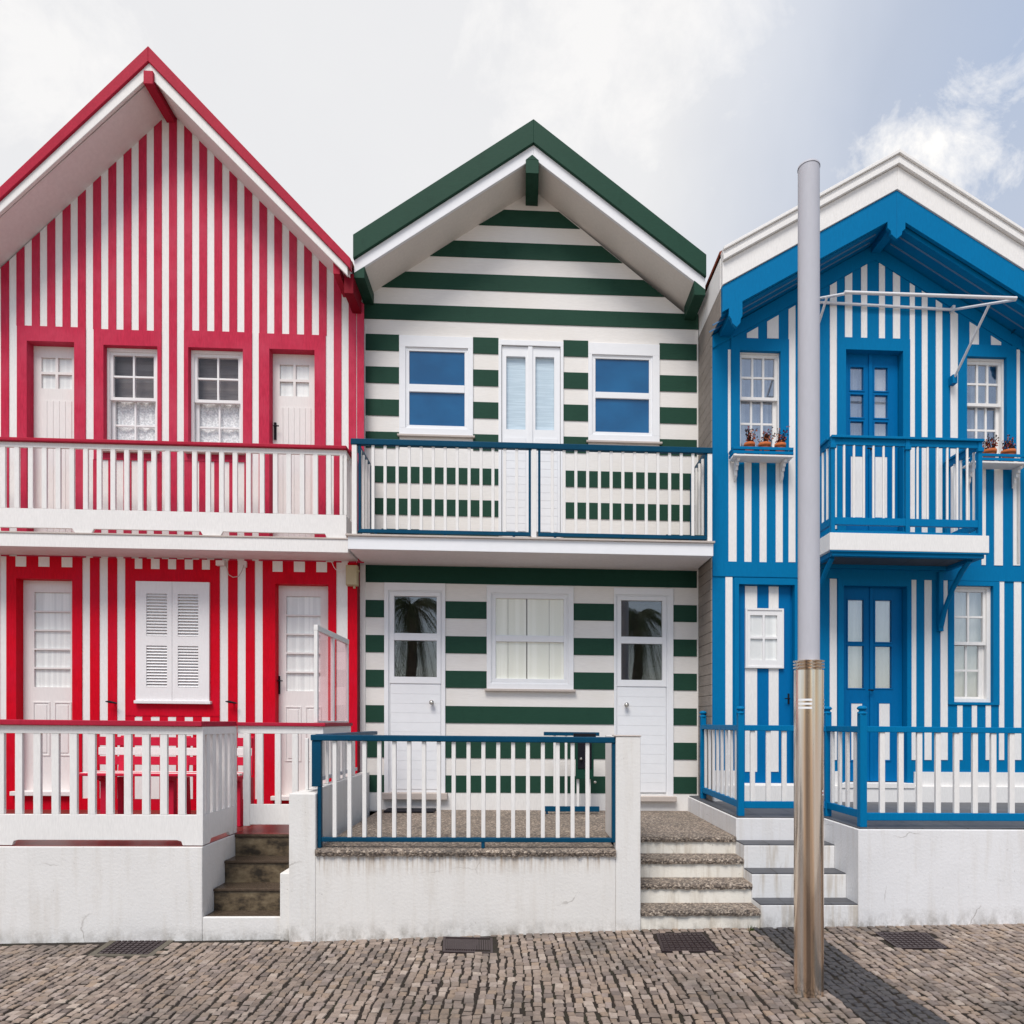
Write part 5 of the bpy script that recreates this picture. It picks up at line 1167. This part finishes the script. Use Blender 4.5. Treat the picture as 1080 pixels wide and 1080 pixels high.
dm.box(q[0]-.01, q[1]+.0, -.27, -.05, FLR+.001, FLR+.022, 'dark_plastic'); tag(dm.build('doormat', None, .008, origin=(q[0], -.2, FLR)), 'black doormat on the gravel floor at the left green house door', 'doormat')
# planter trays on the green balcony
for (a, b, lab) in ((403.5, 441.5, 'black low tray on the left end of the green house balcony floor'), (703, 744, 'black low tray on the right end of the green house balcony floor')):
    yy = -.50; x0_, x1_ = UX(a, yy), UX(b, yy); z = UZ(567.5, -.61, 560)+.001; s_ = MB(); s_.xprism([(yy, z), (yy+.14, z), (yy+.15, z+.075), (yy-.01, z+.075)], x0_, min(x1_, 1.70), 'dark_plastic'); s_.box(x0_-.008, min(x1_, 1.70)+.008, yy-.018, yy+.158, z+.0755, z+.085, 'green_dark')
    tag(s_.build('planter_tray', None, .004, origin=(x0_, yy, z)), lab, 'tray', 'trays on the balcony floor')

# ------------------------------------------------------------------ BLUE TERRACE, STEPS, FENCE
xbs = UX(905.2, YF0); xbe = 7.6; YB1 = -1.580
btr = thing('terrace', 'smooth white rendered terrace wall with dark slate floor before the blue house', 'terrace', (4, YF0, 0), 'raised front terraces')
s_ = MB(); s_.box(xbs, xbe, YF0-.002, YL-.0505, -.4, BF-.010, 'stucco_blue'); s_.box(xst+.0006, xbs-.0005, YB1, YL-.0506, -.4, BF-.0105, 'stucco_blue'); s_.box(xst+.0006, bx0-.014, YL-.0504, -.02, -.4, BF-.0105, 'stucco_blue'); s_.build('wall', btr, .006)
s_ = MB(); s_.box(xbs+.012, xbe, YF0+.010, YL-.0507, BF-.0098, BF, 'slate_tile'); s_.box(xst+.012, xbs+.0118, YB1+.012, YL-.0508, BF-.0099, BF-.0001, 'slate_tile'); s_.box(xst+.012, bx0-.015, YL-.0505, -.03, BF-.0099, BF-.0002, 'slate_tile'); s_.build('floor', btr)
bst = thing('staircase', 'plain white painted steps with slate treads behind the steel pole', 'steps', (2, YF0, 0), 'short front staircases')
for i, (y0, z) in enumerate(((YF0, EYE-1.258), (-1.952, EYE-1.080), (-1.767, EYE-.903))):
    y1 = (-1.952, -1.767, YB1)[i]; s_ = MB(); s_.box(xst+.0007, xbs-.0006, y0, y1-.0005, -.4, z-.010, 'stucco_step'); s_.box(xst+.0007, xbs-.0006, y0+.003, y1-.0005, z-.0098, z, 'slate_tile'); s_.build('step', bst, .006)
def post_fin(root, x, y, z0, z1):
    s_ = MB(); s_.box(x-.025, x+.025, y-.025, y+.025, z0, z1, 'blue'); s_.lathe(x, y, [(.033, z1+.0005), (.033, z1+.010), (.022, z1+.016), (.022, z1+.026), (.034, z1+.032), (.036, z1+.042), (.028, z1+.052), (.012, z1+.058)], 'blue', 16); s_.build('post', root, .003)
fl = fence('terrace_fence', 'blue picket fence with white bars on the terrace left of the steel pole', 'fence', (1.8, -1.5, BF))
fR = fence('terrace_fence', 'blue picket fence with white bars on the terrace right of the steel pole', 'fence', (3.5, -2.1, BF))
def run(root, p, q, n, first=None, w=.024, rl=.05):
    (xa, ya), (xb, yb) = p, q; zt1, zt0 = EYE-.003, EYE-.048; zb1, zb0 = BF+.115, BF+.06
    s_ = MB(); s_.bar((xa, ya, (zt1+zt0)/2), (xb, yb, (zt1+zt0)/2), .042, zt1-zt0, 'blue'); s_.build('rail', root, .004)
    s_ = MB(); s_.bar((xa, ya, (zb1+zb0)/2), (xb, yb, (zb1+zb0)/2), .030, zb1-zb0, 'blue'); s_.build('rail', root, .004)
    ln = math.hypot(xb-xa, yb-ya); pts = []
    for i in range(n): t = (i+.75)/(n+.5) if first is None else first+(1-first)*i/n; pts.append((xa+(xb-xa)*t, ya+(yb-ya)*t, zb1))
    chain_balusters(root, 'baluster', pts, .038, .02, zt0-zb1, 'white_wood') if abs(yb-ya) < .1 else chain_balusters(root, 'baluster', pts, .02, .038, zt0-zb1, 'white_wood')
yA = YB1+.07; xA = UX(781, yA); xB2 = UX(872.5, yA); yC = YF0+.06; xC = UX(909.2, yC); xF = UX(741.5, -.28)
post_fin(fl, xA, yA, BF, UZ(752.5, yA, 781)); post_fin(fl, xF, -.28, BF, UZ(752, yA, 781)-.02); run(fl, (xF, -.28), (xA, yA), 8)
xq = xB2; run(fl, (xA, yA), (xq, yA), 5)
post_fin(fR, xB2, yA, BF, UZ(752.5, yA, 872)); post_fin(fR, xC, yC, BF, UZ(752.8, yC, 909)); run(fR, (xB2, yA), (xC, yC), 4)
xE = 6.4; zz = None
s_ = UX(930, yC); stp = (UX(1066.6, yC)-UX(930, yC))/7
zt1, zt0 = EYE-.003, EYE-.045; zb1, zb0 = BF+.10, BF+.045
m1 = MB(); m1.box(xC+.025, xE, yC-.02, yC+.02, zt0, zt1, 'blue'); m1.build('rail', fR, .004); m1 = MB(); m1.box(xC+.025, xE, yC-.015, yC+.015, zb0, zb1, 'blue'); m1.build('rail', fR, .004)
pts = []; x = s_
while x < xE: pts.append((x, yC, zb1)); x += stp
chain_balusters(fR, 'baluster', pts, .038, .024, zt0-zb1, 'white_wood')

# ------------------------------------------------------------------ STEEL POLE
pc = UG(853, 1047, G); px_, py_ = pc; Zp = py_+D; r1 = 15.2*Zp/720; r2 = 11.1*Zp/720; gz_ = G(px_)
sp_o = thing('street_pole', 'tall round pole, brushed stainless below and pale grey above, standing on the cobbles', 'pole', (px_, py_, gz_))
zj = UZ(697.5, py_, 853); zr_ = UZ(707, py_, 853); ztop = UZ(176, py_, 853)
s_ = MB(); s_.lathe(px_, py_, [(r1, gz_-.03), (r1, zr_)], 'steel', 48)
z = zr_
for k in range(3): s_.lathe(px_, py_, [(r1*1.03, z), (r1*.86, z+.001), (r1*.86, z+.009), (r1*1.04, z+.010), (r1*1.04, z+.0165)], 'steel', 48); z += .0165
s_.lathe(px_, py_, [(r1*1.03, z), (r2*1.02, z+.004)], 'steel', 48); ob = s_.build('lower_sleeve', sp_o)
zt_ = z
s_ = MB()
for ang in (math.radians(232), math.radians(350)):
    for zz in (738.5, 742.6, 746.8):
        z = UZ(zz, py_, 853); n = 8; v = []
        for k in range(n+1):
            a = ang+(k/n-.5)*.95; v += [(px_+(r1+.0012)*math.cos(a), py_+(r1+.0012)*math.sin(a), z-.0055), (px_+(r1+.0012)*math.cos(a), py_+(r1+.0012)*math.sin(a), z+.0055)]
        s_.add(v, [(2*k, 2*k+2, 2*k+3, 2*k+1) for k in range(n)], 'white_upvc')
s_.build('reflector_slot', ob)
s_ = MB(); s_.lathe(px_, py_, [(r2, zt_+.002), (r2, ztop-.012)], 'pole_paint', 48); ob = s_.build('upper_pole', sp_o)
s_ = MB(); s_.lathe(px_, py_, [(r2*1.04, ztop-.0118), (r2*1.04, ztop-.002), (r2*.9, ztop), (.0001, ztop+.001)], 'pole_paint', 48); s_.build('cap', ob)
st_ = MB(); a = math.radians(312); z = UZ(835, py_, 866)
v = []
for k in range(5): b = a+(k/4-.5)*.16; v += [(px_+(r1+.0008)*math.cos(b), py_+(r1+.0008)*math.sin(b), z-.014), (px_+(r1+.0008)*math.cos(b), py_+(r1+.0008)*math.sin(b), z+.014)]
st_.add(v, [(2*k, 2*k+2, 2*k+3, 2*k+1) for k in range(4)], 'white_upvc'); v2 = [(x+(x-px_)*.01, y+(y-py_)*.01, z-.004 if i % 2 == 0 else z+.003) for i, (x, y, _) in enumerate(v)]; st_.add(v2, [(2*k, 2*k+2, 2*k+3, 2*k+1) for k in range(4)], 'red_trim'); st_.build('sticker', sp_o)

# ------------------------------------------------------------------ palms across the street, seen mirrored in the ground floor door panes
def palm(x, y, h, seed, lab):
    t_ = thing('palm_tree', lab, 'palm tree', (x, y, -.05), 'palm trees across the street'); rr = random.Random(seed)
    s_ = MB(); s_.tube([(x+.05*math.sin(i), y, -.1+h*i/10) for i in range(11)], [.20-.006*i+.012*(i % 2) for i in range(11)], 'bark', 12); s_.build('trunk', t_)
    s_ = MB()
    for i in range(64):
        a = rr.uniform(0, 6.28); up = rr.uniform(-.55, 1.1); L_ = rr.uniform(1.9, 2.6); fr_ = rr.choice([.2, .35, .6, .75, .75]) if up < .5 else .75; pts = []
        for k in range(11):
            u = k/10; r = L_*u*fr_; pts.append(Vector((x+r*math.cos(a), y+r*math.sin(a), h+.1+up*u*1.4-2.4*u*u)))
        s_.tube(pts, [.014*(1-.9*k/10)+.002 for k in range(11)], 'frond', 4, False); sd = Vector((-math.sin(a), math.cos(a), 0))
        for k in range(2, 11):
            for e in range(3):
                p = pts[k-1].lerp(pts[k], e/3); d = (pts[k]-pts[k-1]).normalized()
                for sg in (-1, 1):
                    q = p+sd*sg*.26*(1-.4*k/10)+d*.22+Vector((0, 0, -.16)); s_.add([p-d*.014, p+d*.014, q], [(0,1,2)], 'frond')
    s_.build('crown', t_)
palm(3.7, -15.2, 4.9, 1, 'palm tree whose drooping fronds are mirrored in the right door of the green house')
palm(-3.5, -14.6, 5.0, 2, 'palm tree mirrored in the top pane of the left door of the green house')
palm(-5.6, -15.6, 4.4, 4, 'palm tree farther left, its fronds a dark edge in the left green house door pane')
